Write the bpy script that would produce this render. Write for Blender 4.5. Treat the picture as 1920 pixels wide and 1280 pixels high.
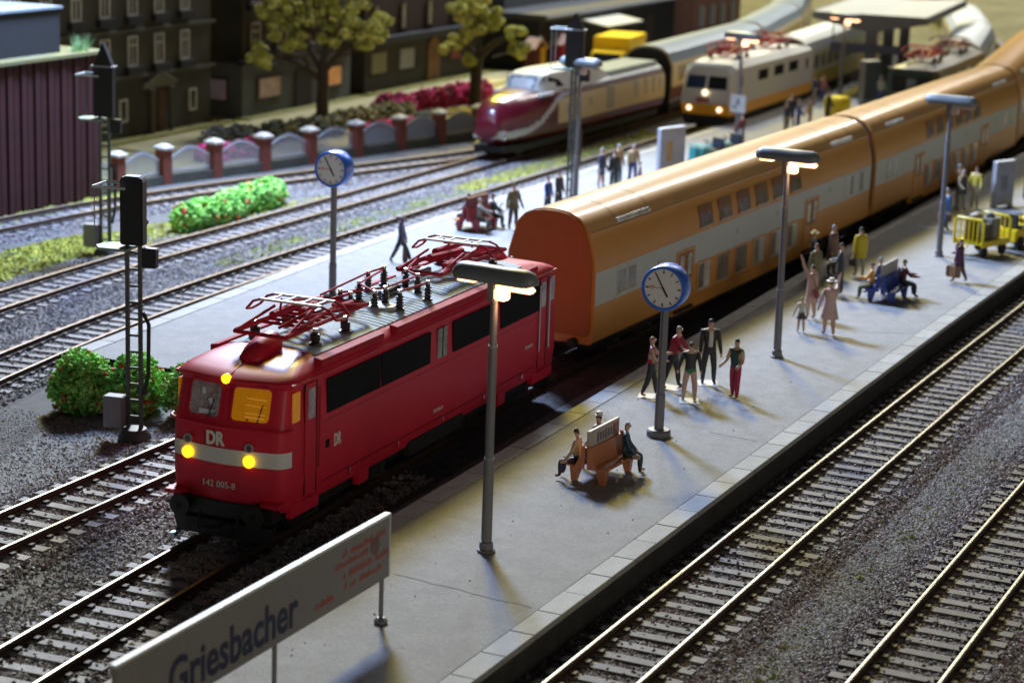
# Model railway station (H0 scale, 1:87).  Everything is laid out in prototype metres
# (x along the tracks, y across them, z up, rail top = 0) and shrunk to true model size at the end.
import bpy, bmesh, math, random
import numpy as np
from mathutils import Vector, Matrix
S = 1 / 87.0
R = math.radians
rnd = random.Random(7)
rng = np.random.default_rng(11)
sc = bpy.context.scene
for o in list(bpy.data.objects): bpy.data.objects.remove(o)
COL = sc.collection

# ------------------------------------------------------------------ camera
cam = bpy.data.cameras.new('camera'); co = bpy.data.objects.new('camera', cam); COL.objects.link(co)
TH, PITCH, ROLL = R(65), .2357, .036
def _uv(x, y, z): return Vector((x * math.cos(TH) + y * math.sin(TH), -x * math.sin(TH) + y * math.cos(TH), z))
_r = Vector((1, 0, 0)); _f = Vector((0, math.cos(PITCH), -math.sin(PITCH))); _u = _r.cross(_f)
_r2 = _r * math.cos(ROLL) + _u * math.sin(ROLL); _u2 = -_r * math.sin(ROLL) + _u * math.cos(ROLL)
fr, up, rt = _uv(*_f), _uv(*_u2), _uv(*_r2)
M = Matrix((rt, up, -fr)).transposed().to_4x4(); M.translation = Vector((-38.149, -18.208, 15.1)) * S
co.matrix_world = M
cam.sensor_width = 36; cam.lens = 4050 / 1920 * 36; cam.clip_start = .01; cam.clip_end = 60
cam.dof.use_dof = True; cam.dof.focus_distance = 49 * S; cam.dof.aperture_fstop = 36
sc.camera = co

# ------------------------------------------------------------------ light of the exhibition room
w = bpy.data.worlds.new('World'); sc.world = w; w.use_nodes = True
w.node_tree.nodes['Background'].inputs[0].default_value = (.85, .88, 1, 1)
w.node_tree.nodes['Background'].inputs[1].default_value = .02
def area(name, loc, aim, size, watts, colour):
    l = bpy.data.lights.new(name, 'AREA'); l.shape = 'DISK'; l.size = size * S; l.energy = watts; l.color = colour
    o = bpy.data.objects.new(name, l); COL.objects.link(o); o.location = Vector(loc) * S
    o.rotation_euler = (Vector(aim) - Vector(loc)).to_track_quat('-Z', 'Y').to_euler(); return o
def spot(name, loc, aim, watts, colour, cone, blend):
    l = bpy.data.lights.new(name, 'SPOT'); l.color = colour; l.energy = watts; l.spot_size = R(cone); l.spot_blend = blend; l.shadow_soft_size = 3.6 * S
    o = bpy.data.objects.new(name, l); COL.objects.link(o); o.location = Vector(loc) * S
    o.rotation_euler = (Vector(aim) - Vector(loc)).to_track_quat('-Z', 'Y').to_euler(); return o
spot('cool_spotlight', (37, 28, 28), (20, 5, 0), 23, (.46, .61, 1), 146, .5)
spot('cool_spotlight', (97, 38, 46), (78, 22, 0), 17, (.78, .86, 1), 104, .6)
area('warm_lamp', (300, 176, 232), (15, 5, 0), 46, 158, (1, .80, .12))
tube = area('white_tube_lamp', (190, 22, 72), (190, 22, 0), 6, 11, (1, .97, .90)); tube.data.shape = 'RECTANGLE'; tube.data.size = 150 * S; tube.data.size_y = 6 * S; tube.rotation_euler = (0, 0, 0)
area('room_light', (-75, -105, 24), (12, 8, 2), 40, 3.4, (1, .90, .74))
sc.view_settings.view_transform = 'Standard'; sc.view_settings.look = 'None'
sc.view_settings.exposure = 0; sc.view_settings.gamma = 1
sc.cycles.use_denoising = True; sc.cycles.max_bounces = 6

# ------------------------------------------------------------------ materials
MATS = {}
def mat(name, col, rough=.6, metal=0., var=.12, vs=3., bump=0., bs=30., emit=None, es=0., spec=.5, col2=None, trans=0., alpha=1., coat=0., objrand=0.):
    if name in MATS: return MATS[name]
    m = bpy.data.materials.new(name); m.use_nodes = True; nt = m.node_tree; N = nt.nodes; L = nt.links
    b = N['Principled BSDF']; b.inputs['Roughness'].default_value = rough; b.inputs['Metallic'].default_value = metal
    b.inputs['Specular IOR Level'].default_value = spec
    b.inputs['Coat Weight'].default_value = coat; b.inputs['Coat Roughness'].default_value = .16
    if trans: b.inputs['Transmission Weight'].default_value = trans
    if alpha < 1: b.inputs['Alpha'].default_value = alpha
    tc = N.new('ShaderNodeTexCoord'); mp = N.new('ShaderNodeVectorMath'); mp.operation = 'SCALE'; mp.inputs['Scale'].default_value = 1 / S
    L.new(tc.outputs['Object'], mp.inputs[0]); vec = mp.outputs[0]
    if var or col2:
        n1 = N.new('ShaderNodeTexNoise'); n1.inputs['Scale'].default_value = vs; n1.inputs['Detail'].default_value = 6; L.new(vec, n1.inputs['Vector'])
        n2 = N.new('ShaderNodeTexNoise'); n2.inputs['Scale'].default_value = vs * 9; n2.inputs['Detail'].default_value = 3; L.new(vec, n2.inputs['Vector'])
        ad = N.new('ShaderNodeMath'); ad.operation = 'ADD'; L.new(n1.outputs[0], ad.inputs[0]); L.new(n2.outputs[0], ad.inputs[1])
        mr = N.new('ShaderNodeMapRange'); mr.inputs['From Min'].default_value = .72; mr.inputs['From Max'].default_value = 1.28; L.new(ad.outputs[0], mr.inputs[0])
        mx = N.new('ShaderNodeMix'); mx.data_type = 'RGBA'; L.new(mr.outputs[0], mx.inputs['Factor'])
        c = Vector(col); lo = col2 if col2 else tuple(c * (1 - var)); hi = col if col2 else tuple(c * (1 + var))
        mx.inputs[6].default_value = (*lo, 1); mx.inputs[7].default_value = (*hi, 1); out = mx.outputs[2]
        if objrand:
            oi = N.new('ShaderNodeObjectInfo'); r1 = N.new('ShaderNodeMapRange'); r1.inputs['To Min'].default_value = 1 - objrand; r1.inputs['To Max'].default_value = 1 + objrand; L.new(oi.outputs['Random'], r1.inputs[0])
            sv = N.new('ShaderNodeVectorMath'); sv.operation = 'SCALE'; L.new(out, sv.inputs[0]); L.new(r1.outputs[0], sv.inputs['Scale']); out = sv.outputs[0]
        L.new(out, b.inputs['Base Color'])
    else: b.inputs['Base Color'].default_value = (*col, 1)
    if bump:
        n3 = N.new('ShaderNodeTexNoise'); n3.inputs['Scale'].default_value = bs; n3.inputs['Detail'].default_value = 5; L.new(vec, n3.inputs['Vector'])
        bp = N.new('ShaderNodeBump'); bp.inputs['Strength'].default_value = bump; bp.inputs['Distance'].default_value = .05 * S; L.new(n3.outputs[0], bp.inputs['Height']); L.new(bp.outputs[0], b.inputs['Normal'])
    if emit: b.inputs['Emission Color'].default_value = (*emit, 1); b.inputs['Emission Strength'].default_value = es
    MATS[name] = m; return m
def paint(col, rough=.55):
    k = 'paint_%02x%02x%02x_%d' % (*[int(max(0, min(1, c)) * 255) for c in col], int(rough * 100))
    return mat(k, col, rough, var=.10, vs=4)

# ------------------------------------------------------------------ mesh builder
def rotz(a):
    c, s = math.cos(a), math.sin(a); return np.array([[c, -s, 0], [s, c, 0], [0, 0, 1.]])
class MB:
    def __init__(self): self.v = []; self.f = []; self.m = []
    def add(self, vs, fs, m=0):
        b = len(self.v); self.v += [tuple(map(float, q)) for q in vs]; self.f += [tuple(b + i for i in f) for f in fs]
        self.m += ([m] * len(fs) if isinstance(m, int) else list(m)); return self
    def box(self, x0, x1, y0, y1, z0, z1, m=0):
        return self.add([(x0, y0, z0), (x1, y0, z0), (x1, y1, z0), (x0, y1, z0), (x0, y0, z1), (x1, y0, z1), (x1, y1, z1), (x0, y1, z1)],
                        [(3, 2, 1, 0), (4, 5, 6, 7), (0, 1, 5, 4), (1, 2, 6, 5), (2, 3, 7, 6), (3, 0, 4, 7)], m)
    def obox(self, c, s, rz=0, ry=0, rx=0, m=0):
        A = Matrix.Rotation(rz, 3, 'Z') @ Matrix.Rotation(ry, 3, 'Y') @ Matrix.Rotation(rx, 3, 'X')
        vs = []
        for z in (-.5, .5):
            for x, y in ((-.5, -.5), (.5, -.5), (.5, .5), (-.5, .5)): vs.append(A @ Vector((x * s[0], y * s[1], z * s[2])) + Vector(c))
        return self.add(vs, [(3, 2, 1, 0), (4, 5, 6, 7), (0, 1, 5, 4), (1, 2, 6, 5), (2, 3, 7, 6), (3, 0, 4, 7)], m)
    def loft(self, rings, cap0=True, cap1=True, closed=True, m=0):
        n = len(rings[0]); b = len(self.v); self.v += [tuple(map(float, q)) for r in rings for q in r]
        for i in range(len(rings) - 1):
            for j in range(n if closed else n - 1):
                k = (j + 1) % n; self.f.append((b + i * n + j, b + i * n + k, b + (i + 1) * n + k, b + (i + 1) * n + j)); self.m.append(m(i, j) if callable(m) else m)
        mm = m if isinstance(m, int) else 0
        if cap0: self.f.append(tuple(b + j for j in reversed(range(n)))); self.m.append(mm)
        if cap1: self.f.append(tuple(b + (len(rings) - 1) * n + j for j in range(n))); self.m.append(mm)
        return self
    def tube(self, pts, r, n=8, m=0):
        pts = [Vector(q) for q in pts]; rs = r if isinstance(r, (list, tuple)) else [r] * len(pts); rings = []; X = None
        for i, q in enumerate(pts):
            d = (pts[min(i + 1, len(pts) - 1)] - pts[max(i - 1, 0)]).normalized()
            if X is None: X = d.orthogonal().normalized()
            X = (X - d * X.dot(d)); X = X.normalized() if X.length > 1e-6 else d.orthogonal().normalized()
            Y = d.cross(X); rings.append([q + (X * math.cos(2 * math.pi * k / n) + Y * math.sin(2 * math.pi * k / n)) * rs[i] for k in range(n)])
        return self.loft(rings, m=m)
    def lathe(self, prof, n=16, c=(0, 0, 0), m=0, axis='z'):
        rings = []
        for r, z in prof:
            ring = []
            for k in range(n):
                a = 2 * math.pi * k / n; q = (r * math.cos(a), r * math.sin(a), z)
                if axis == 'x': q = (q[2], q[0], q[1])
                if axis == 'y': q = (q[1], q[2], q[0])
                ring.append((q[0] + c[0], q[1] + c[1], q[2] + c[2]))
            rings.append(ring)
        return self.loft(rings, m=m)
    def prism(self, poly, a, b, plane='xy', m=0):
        def P(q, t): return (q[0], q[1], t) if plane == 'xy' else ((q[0], t, q[1]) if plane == 'xz' else (t, q[0], q[1]))
        return self.loft([[P(q, a) for q in poly], [P(q, b) for q in poly]], m=m)
    def mesh(self, name, mats, smooth=None, bevel=0):
        me = bpy.data.meshes.new(name); me.from_pydata(self.v, [], self.f)
        mats = mats if isinstance(mats, (list, tuple)) else [mats]
        for m in mats: me.materials.append(m)
        me.polygons.foreach_set('material_index', self.m)
        bm = bmesh.new(); bm.from_mesh(me); bmesh.ops.recalc_face_normals(bm, faces=bm.faces)
        if bevel: bmesh.ops.bevel(bm, geom=[e for e in bm.edges if len(e.link_faces) == 2 and e.calc_face_angle(0) > .6], offset=bevel, segments=2, affect='EDGES', clamp_overlap=True)
        bm.to_mesh(me); bm.free()
        if smooth is not None:
            me.shade_smooth(); me.set_sharp_from_angle(angle=R(smooth))
        return me
    def build(self, name, mats, parent=None, loc=(0, 0, 0), rz=0, smooth=None, bevel=0):
        return link(name, self.mesh(name, mats, smooth, bevel), parent, loc, rz)
def link(name, me, parent=None, loc=(0, 0, 0), rz=0):
    o = bpy.data.objects.new(name, me); COL.objects.link(o); o.location = loc; o.rotation_euler = (0, 0, rz)
    if parent: o.parent = parent
    return o
def tag(o, label=None, cat=None, group=None, kind=None):
    if label: o['label'] = label
    if cat: o['category'] = cat
    if group: o['group'] = group
    if kind: o['kind'] = kind
    return o
def thing(name, label, cat, loc=(0, 0, 0), rz=0, group=None):
    return tag(link(name, None, None, loc, rz), label, cat, group)
def copy_tree(o, parent=None):
    c = o.copy(); COL.objects.link(c); c.parent = parent
    for ch in list(o.children): copy_tree(ch, c)
    return c
def dup(o, loc, rz, label):
    c = copy_tree(o); c.location = loc; c.rotation_euler = (0, 0, rz); c['label'] = label; return c
def text_mesh(s, size, depth=.01, bold=0.):
    cu = bpy.data.curves.new('letters', 'FONT'); cu.body = s; cu.size = size; cu.extrude = depth; cu.offset = bold; cu.align_x = 'CENTER'; cu.align_y = 'CENTER'; cu.resolution_u = 3
    o = bpy.data.objects.new('letters', cu); COL.objects.link(o); bpy.context.view_layer.update()
    me = bpy.data.meshes.new_from_object(o.evaluated_get(bpy.context.evaluated_depsgraph_get())); bpy.data.objects.remove(o); bpy.data.curves.remove(cu); return me
def text(s, size, m, parent, loc, rot, depth=.01, bold=0., name='lettering', sx=1):
    me = text_mesh(s, size, depth, bold); me.materials.clear(); me.materials.append(m)
    me.transform(Matrix.Diagonal((sx, 1, 1, 1)))
    o = link(name, me, parent, loc); o.rotation_euler = rot; return o
def cr_path(pts, step=.5):
    P = np.array(pts, float); P = np.vstack([2 * P[0] - P[1], P, 2 * P[-1] - P[-2]]); out = []
    for i in range(1, len(P) - 2):
        for t in np.linspace(0, 1, 24, endpoint=False):
            a, b, c, d = P[i - 1], P[i], P[i + 1], P[i + 2]
            out.append(.5 * (2 * b + (c - a) * t + (2 * a - 5 * b + 4 * c - d) * t * t + (3 * b - a - 3 * c + d) * t ** 3))
    out.append(P[-2]); out = np.array(out); s = np.r_[0, np.cumsum(np.linalg.norm(np.diff(out, axis=0), axis=1))]
    q = np.arange(0, s[-1], step); return np.c_[np.interp(q, s, out[:, 0]), np.interp(q, s, out[:, 1])]
def offs(path, d):
    t = np.gradient(path, axis=0); t /= np.linalg.norm(t, axis=1)[:, None]; return path + d * np.c_[-t[:, 1], t[:, 0]]
def ico(r=1.):
    bm = bmesh.new(); bmesh.ops.create_icosphere(bm, subdivisions=1, radius=r); v = np.array([x.co[:] for x in bm.verts]); f = np.array([[q.index for q in x.verts] for x in bm.faces]); bm.free(); return v, f
ICO = ico()
OCT = (np.array([(1, 0, 0), (-1, 0, 0), (0, 1, 0), (0, -1, 0), (0, 0, 1), (0, 0, -1.)]), np.array([(0, 2, 4), (2, 1, 4), (1, 3, 4), (3, 0, 4), (2, 0, 5), (1, 2, 5), (3, 1, 5), (0, 3, 5)]))
def scatter(name, pts, size, mats, base=OCT, squash=(1, 1, .7), jit=.35, parent=None, mi=None, smooth=False):
    """many small lumps in one mesh: pts (n,3), size (n,)"""
    bv, bf = base; n = len(pts); k = len(bv)
    V = bv[None] * (1 + rng.uniform(-jit, jit, (n, k, 1))) * (size[:, None, None] * np.array(squash) * rng.uniform(.75, 1.25, (n, 1, 3)))
    a = rng.uniform(0, 6.283, n); c, s = np.cos(a), np.sin(a)
    t = rng.uniform(-.6, .6, n); ct, st = np.cos(t), np.sin(t)
    y, z = V[..., 1] * ct[:, None] - V[..., 2] * st[:, None], V[..., 1] * st[:, None] + V[..., 2] * ct[:, None]
    x, y = V[..., 0] * c[:, None] - y * s[:, None], V[..., 0] * s[:, None] + y * c[:, None]
    V = np.stack([x, y, z], -1) + pts[:, None]
    F = bf[None] + (np.arange(n) * k)[:, None, None]
    me = bpy.data.meshes.new(name); me.from_pydata(V.reshape(-1, 3), [], F.reshape(-1, 3))
    for m in mats: me.materials.append(m)
    if len(mats) > 1:
        q = rng.integers(0, len(mats), n) if mi is None else mi; me.polygons.foreach_set('material_index', np.repeat(q, len(bf)).astype(np.int32))
    if smooth: me.shade_smooth()
    return link(name, me, parent)
# ------------------------------------------------------------------ the setting: ground, tracks, platforms
m_ground = mat('fine_grey_sand', (.34, .34, .325), 1.0, col2=(.20, .20, .19), vs=4, bump=.5, bs=30, spec=0.)
m_rust = mat('rusty_rail_side', (.060, .032, .018), .75, var=.3, vs=6)
m_railtop = mat('polished_rail_head', (.34, .32, .27), .36, 1.0, var=.12, vs=2)
m_sleeper = mat('grey_plastic_sleeper', (.42, .405, .40), .7, col2=(.28, .27, .265), vs=5, bump=.4, bs=40, objrand=.18)
m_brownsl = mat('brown_grey_sleeper', (.20, .185, .172), .7, col2=(.125, .114, .106), vs=5, bump=.4, bs=40, objrand=.22)
m_clip = mat('dark_rail_clip', (.045, .034, .028), .7)
m_stoneA = mat('mauve_ballast_stone', (.34, .29, .285), .85, var=.35, vs=7)
m_stoneB = mat('grey_ballast_stone', (.44, .425, .42), .85, var=.3, vs=7)
m_stoneC = mat('dark_ballast_stone', (.14, .118, .115), .85, var=.3, vs=7)
m_stoneD = mat('pale_ballast_stone', (.50, .48, .44), .85, var=.3, vs=7)
m_stoneR = mat('reddish_ballast_stone', (.25, .175, .16), .85, var=.35, vs=7)
GZ = -.36
g = MB()
g.add([(-60, -60, GZ), (190, -60, GZ), (190, 130, GZ), (-60, 130, GZ)], [(0, 1, 2, 3)]).build('ground', m_ground)
tag(bpy.data.objects['ground'], kind='structure')

TR = {
 'T0': [(-20, -9.05), (0, -9.05), (14, -9.07), (40, -9.15), (70, -9.3)],
 'T1': [(-20, -4.22), (0, -4.22), (18, -4.29), (34, -4.45), (60, -4.6), (80, -4.6)],
 'T2': [(-26, 3.75), (-14, 4.75), (-8.5, 5.18), (-2.5, 5.6), (3, 5.85), (9, 6.1), (16, 6.35), (30, 6.1), (43, 5.7), (55, 5.45), (66, 5.4), (76, 6.2), (88, 8.1), (102, 12)],
 'T3': [(-20, 10.0), (0, 10.2), (20, 10.4), (50, 10.8), (74, 11.1), (84, 11.6), (98, 13.8), (112, 17.5), (122, 21.5)],
 'T4': [(-10, 15.2), (0, 17.6), (8, 19.0), (15, 19.8), (23.5, 20.2), (38, 20.3), (64, 20.35), (80, 20.6), (100, 22), (120, 26)],
 'T5': [(0, 22.6), (8, 23.6), (15, 24.35), (22.6, 24.75), (30, 24.7), (50, 24.75), (70, 24.75), (84, 25.4), (98, 27.3), (112, 30.5), (126, 35)],
 'T6': [(8, 33.6), (25, 32.4), (32, 31.6), (41, 29.4), (52, 26.1), (58, 25.05)],
}
TP = {k: cr_path(v, .5) for k, v in TR.items()}
PROF = [(-.085, -.18), (.085, -.18), (.085, -.155), (.02, -.13), (.02, -.055), (.046, -.04), (.046, -.012), (.03, 0), (-.03, 0), (-.046, -.012), (-.046, -.04), (-.02, -.055), (-.02, -.13), (-.085, -.155)]
def sleeper_mesh(mm):
    b = MB(); b.box(-.135, .135, -1.3, 1.3, -.33, -.185)
    for y in (-.75, .75):
        for s in (-1, 1): b.box(-.075, .075, y + s * .15 - .06, y + s * .15 + .06, -.186, -.125, 1)
    return b.mesh('sleeper', [mm, m_clip])
SLG, SLB, SLD = sleeper_mesh(m_sleeper), sleeper_mesh(m_brownsl), sleeper_mesh(mat('mauve_grey_sleeper', (.23, .215, .215), .75, col2=(.15, .14, .138), vs=5, objrand=.2))
m_dullrail = mat('dull_rusty_rail_head', (.20, .135, .09), .5, .3, var=.3, vs=3)
def track(key, label, slm, u0, u1, spacing=.63, head=None):
    t = thing('railway_track', label, 'track', (0, 0, 0))
    P = TP[key]; tg = np.gradient(P, axis=0); tg /= np.linalg.norm(tg, axis=1)[:, None]
    for s in (-1, 1):
        b = MB(); rings = []
        for q, d in zip(P, tg):
            n = np.array([-d[1], d[0]]); rings.append([(q[0] + n[0] * (s * .75 + y), q[1] + n[1] * (s * .75 + y), z) for y, z in PROF])
        b.loft(rings, m=lambda i, j: 1 if j in (6, 7, 8) else 0); b.build('rail', [m_rust, head or m_railtop], t, smooth=50)
    d = np.r_[0, np.cumsum(np.linalg.norm(np.diff(P, axis=0), axis=1))]; x = 0
    while x < d[-1]:
        px, py = np.interp(x, d, P[:, 0]), np.interp(x, d, P[:, 1])
        if u0 <= px <= u1:
            i = min(np.searchsorted(d, x), len(tg) - 1); link('sleeper', slm, t, (px, py, rnd.uniform(-.008, .008)), math.atan2(tg[i][1], tg[i][0]) + rnd.uniform(-.012, .012))
        x += spacing
    return t
track('T0', 'bare track with white glinting rails, lowest right in the photo', SLB, -10, 24)
track('T1', 'empty track running right along the kerb of the platform with benches', SLB, -12, 62)
track('T2', 'track under the red locomotive and orange coaches', SLG, -16, 4)
track('T3', 'track with yellow shining rails passing the front left of the red locomotive', SLG, -12, 16)
track('T4', 'track along the far kerb of the platform with the second blue clock', SLD, 2, 66, head=m_dullrail)
track('T5', 'track leading left from the dark red streamlined railcar', SLD, 9, 54, head=m_dullrail)
track('T6', 'rearmost track curving past the brick pillar fence', SLD, 18, 50, head=m_dullrail)

# ballast beds: shaped mounds with loose stones on them
m_bed = mat('ballast_bed', (.16, .14, .135), .95, col2=(.07, .062, .06), vs=4, bump=1, bs=14)
def bed(key, name):
    P = TP[key]; b = MB(); rows = []
    for d, z in ((-1.80, GZ - .02), (-1.40, -.25), (-.6, -.235), (.6, -.235), (1.40, -.25), (1.80, GZ - .02)):
        q = offs(P, d); rows.append([(a[0], a[1], z) for a in q])
    b.loft([list(r) for r in zip(*rows)], closed=False, cap0=False, cap1=False)
    return tag(b.build(name, m_bed, smooth=60), kind='structure')
for k in TR: bed(k, 'ballast_bed')
def stones(key, u0, u1, dens, size, mats, label, inner=-1.9, outer=1.9, edge=1.5):
    P = TP[key]; d = np.r_[0, np.cumsum(np.linalg.norm(np.diff(P, axis=0), axis=1))]
    s0, s1 = np.interp(u0, P[:, 0], d), np.interp(u1, P[:, 0], d); n = int((s1 - s0) * (outer - inner) * dens)
    s = rng.uniform(s0, s1, n); off = rng.uniform(inner, outer, n)
    off = np.where(np.abs(np.abs(off) - .75) < .10, off + .22 * np.sign(np.abs(off) - .75) * np.sign(off), off)
    tx, ty = np.gradient(P[:, 0]), np.gradient(P[:, 1]); L = np.hypot(tx, ty)
    cx, cy = np.interp(s, d, P[:, 0]), np.interp(s, d, P[:, 1]); nx, ny = np.interp(s, d, -ty / L), np.interp(s, d, tx / L)
    z = np.where(np.abs(off) < 1.4, -.24, np.maximum(-.24 - (np.abs(off) - 1.4) * .28, GZ)) + rng.uniform(-.03, .02, n)
    ph = (s % .63) / .63; onsl = ((ph < .21) | (ph > .79)) & (np.abs(off) < 1.3); keep = ~onsl | (rng.uniform(0, 1, n) < .05)
    z = np.where(onsl, -.18, z)
    keep &= rng.uniform(0, 1, n) > np.clip((np.abs(off) - edge) * 1.3, 0, .93)
    pts = np.c_[cx + nx * off, cy + ny * off, z][keep]; return tag(scatter('ballast_gravel', pts, rng.uniform(size * .55, size * 1.3, len(pts)), mats), label, 'ballast', kind='stuff')
RB, GB = [m_stoneA, m_stoneR, m_stoneC, m_stoneB], [m_stoneA, m_stoneB, m_stoneC, m_stoneD]
GD = [mat('far_ballast_mauve', (.20, .175, .165), .85, var=.35, vs=7), mat('far_ballast_grey', (.26, .25, .235), .85, var=.3, vs=7), m_stoneC, mat('far_ballast_pale', (.33, .315, .28), .85, var=.3, vs=7)]
stones('T0', -8, 22, 340, .046, RB, 'reddish brown ballast around the lowest right track', -2.2, 2.3, 1.75)
stones('T1', -9, 40, 330, .046, RB, 'reddish brown ballast around the track below the platform kerb', -2.5, 1.5, 1.75)
stones('T1', 40, 64, 80, .07, RB, 'brown ballast of the kerbside track far along the platform')
stones('T2', -15, 6, 340, .052, GB, 'mauve grey ballast in front of the red locomotive', -1.6, 2.5, 9)
stones('T3', -12, 10, 280, .052, GB, 'grey ballast of the track beside the red locomotive', -2.4, 2.3, 1.6)
stones('T4', 2, 62, 150, .06, GD, 'pale grey ballast along the far kerb of the middle platform', -1.6, 2.3, 9)
stones('T5', 6, 56, 130, .065, GD, 'grey ballast of the track before the streamlined railcar', -2.3, 2.2, 9)
stones('T6', 14, 54, 60, .075, GD, 'dark ballast of the rearmost curving track', -2.4, 2.2)

b = MB(); b.add([(-4, 12.2, GZ + .004), (9, 16.2, GZ + .004), (60, 18.2, GZ + .004), (66, 34, GZ + .004), (36, 34.2, GZ + .004), (18, 36, GZ + .004), (-6, 34, GZ + .004)], [(0, 1, 2, 3, 4, 5, 6)])
tag(b.build('gravel_ground', mat('grey_gravel_ground', (.14, .135, .125), .95, col2=(.08, .077, .07), vs=3, bump=.6, bs=16)), kind='structure')
def spread(poly, n, size, mats, label):
    P = np.array(poly, float); q = rng.uniform(P.min(0), P.max(0), (n, 2)); return tag(scatter('loose_gravel', np.c_[q, np.full(len(q), GZ + .01)], rng.uniform(size * .5, size * 1.3, len(q)), mats), label, 'gravel', kind='stuff')
spread([(8, 26.8), (46, 28.6)], 4500, .06, GD, 'loose grey gravel between the two rear tracks')
spread([(-10, 12.0), (6, 15.5)], 900, .05, GB, 'few loose stones on the sand left of the red locomotive')
spread([(-9, -7.7), (22, -5.9)], 26000, .024, [m_stoneB, m_stoneD, mat('sand_grain', (.34, .34, .33), .9, var=.3, vs=9)], 'fine grey grit between the two lower right tracks')
spread([(-12, 11.9), (6, 17)], 16000, .024, [m_stoneB, m_stoneD, mat('sand_grain', (.34, .34, .33), .9, var=.3, vs=9)], 'fine grey grit around the lattice signal')
# platforms with separate kerb stones
m_asph = mat('platform_asphalt', (.335, .332, .322), .75, col2=(.262, .26, .25), vs=1.7, bump=.55, bs=26, spec=.12)
m_kerb = mat('pale_kerb_stone', (.31, .31, .295), .75, var=.12, vs=2, bump=.3, bs=30, objrand=.10)
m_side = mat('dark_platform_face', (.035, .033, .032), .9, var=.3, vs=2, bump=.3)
PZ = .5
def platform(label, right, left, u0, u1, kl=1.22, kw=.52):
    """right/left: polylines of the kerb's outer edge, both running towards +x"""
    r, l = cr_path(right, .5), cr_path(left, .5)
    us = np.arange(u0, u1 + .01, 1.); ry, ly = np.interp(us, r[:, 0], r[:, 1]), np.interp(us, l[:, 0], l[:, 1])
    t = MB(); cols = 9
    rows = [[(u, a + kw + .012 + (b - a - 2 * kw - .024) * k / (cols - 1), PZ - .012) for k in range(cols)] for u, a, b in zip(us, ry, ly)]
    t.loft(rows, closed=False, cap0=False, cap1=False)
    top = tag(t.build('platform', m_asph), kind='structure')
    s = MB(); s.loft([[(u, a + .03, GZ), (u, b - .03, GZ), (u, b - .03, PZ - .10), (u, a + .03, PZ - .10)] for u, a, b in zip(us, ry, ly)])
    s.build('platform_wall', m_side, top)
    meshes = {}
    for edge, sg in ((ry, 1), (ly, -1)):
        x = u0; k = 0
        while x < u1:
            L = min(kl, u1 - x)
            y0, y1 = np.interp(x, us, edge), np.interp(x + L, us, edge); key = round(L, 2)
            if key not in meshes:
                b = MB(); b.box(-L / 2 + .004, L / 2 - .004, -kw / 2, kw / 2, -.13, 0); meshes[key] = b.mesh('kerb_stone', m_kerb, bevel=.015)
            link('kerb_stone', meshes[key], top, (x + L / 2, (y0 + y1) / 2 + sg * kw / 2, PZ + rnd.uniform(-.004, .004)), math.atan2(y1 - y0, L)); x += L
    return top
platform('p', [(-16, -2.87), (0, -2.87), (25, -2.88), (40, -3.05), (66, -3.2)], [(-16, 2.45), (-5.5, 2.72), (0, 2.77), (12, 3.05), (21, 3.3), (30, 3.5), (42, 3.7), (53, 3.75), (66, 3.55)], -16, 66)
platform('p', [(9, 12.1), (40, 12.4), (70, 12.7), (96, 13.2)], [(9, 17.25), (20, 18.0), (26, 18.35), (37, 18.6), (60, 18.75), (96, 19.2)], 9, 96, 1.6)
# crumbs and scatter lying on the platforms
n = 130; pts = np.c_[rng.uniform(-8, 40, n), rng.uniform(-2.3, 2.3, n), np.full(n, PZ - .005)]
tag(scatter('gravel_crumbs', pts, rng.uniform(.008, .028, n), [m_stoneD, m_kerb, m_stoneC]), 'tiny loose crumbs lying on the near platform', 'crumbs', kind='stuff')

# garden strip, pavement and street behind the fence
m_lawn = mat('sandy_lawn', (.44, .37, .15), .95, col2=(.32, .28, .09), vs=.5, bump=.6, bs=12)
m_pave = mat('sandy_path', (.46, .40, .20), .9, var=.12, vs=1)
b = MB(); b.add([(20, 36.4, GZ + .06), (35, 34.6, GZ + .06), (55, 30.2, GZ + .06), (72, 28.2, GZ + .06), (100, 34, GZ + .06), (100, 70, GZ + .06), (20, 70, GZ + .06)], [(0, 1, 2, 3, 4, 5, 6)]); tag(b.build('garden_ground', m_lawn), kind='structure')
b = MB(); b.box(44, 86, 38.2, 40.8, GZ + .05, GZ + .14); tag(b.build('pavement', m_pave), kind='structure')
m_base = mat('fence_plinth', (.07, .07, .05), .9, var=.2, vs=1)

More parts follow.
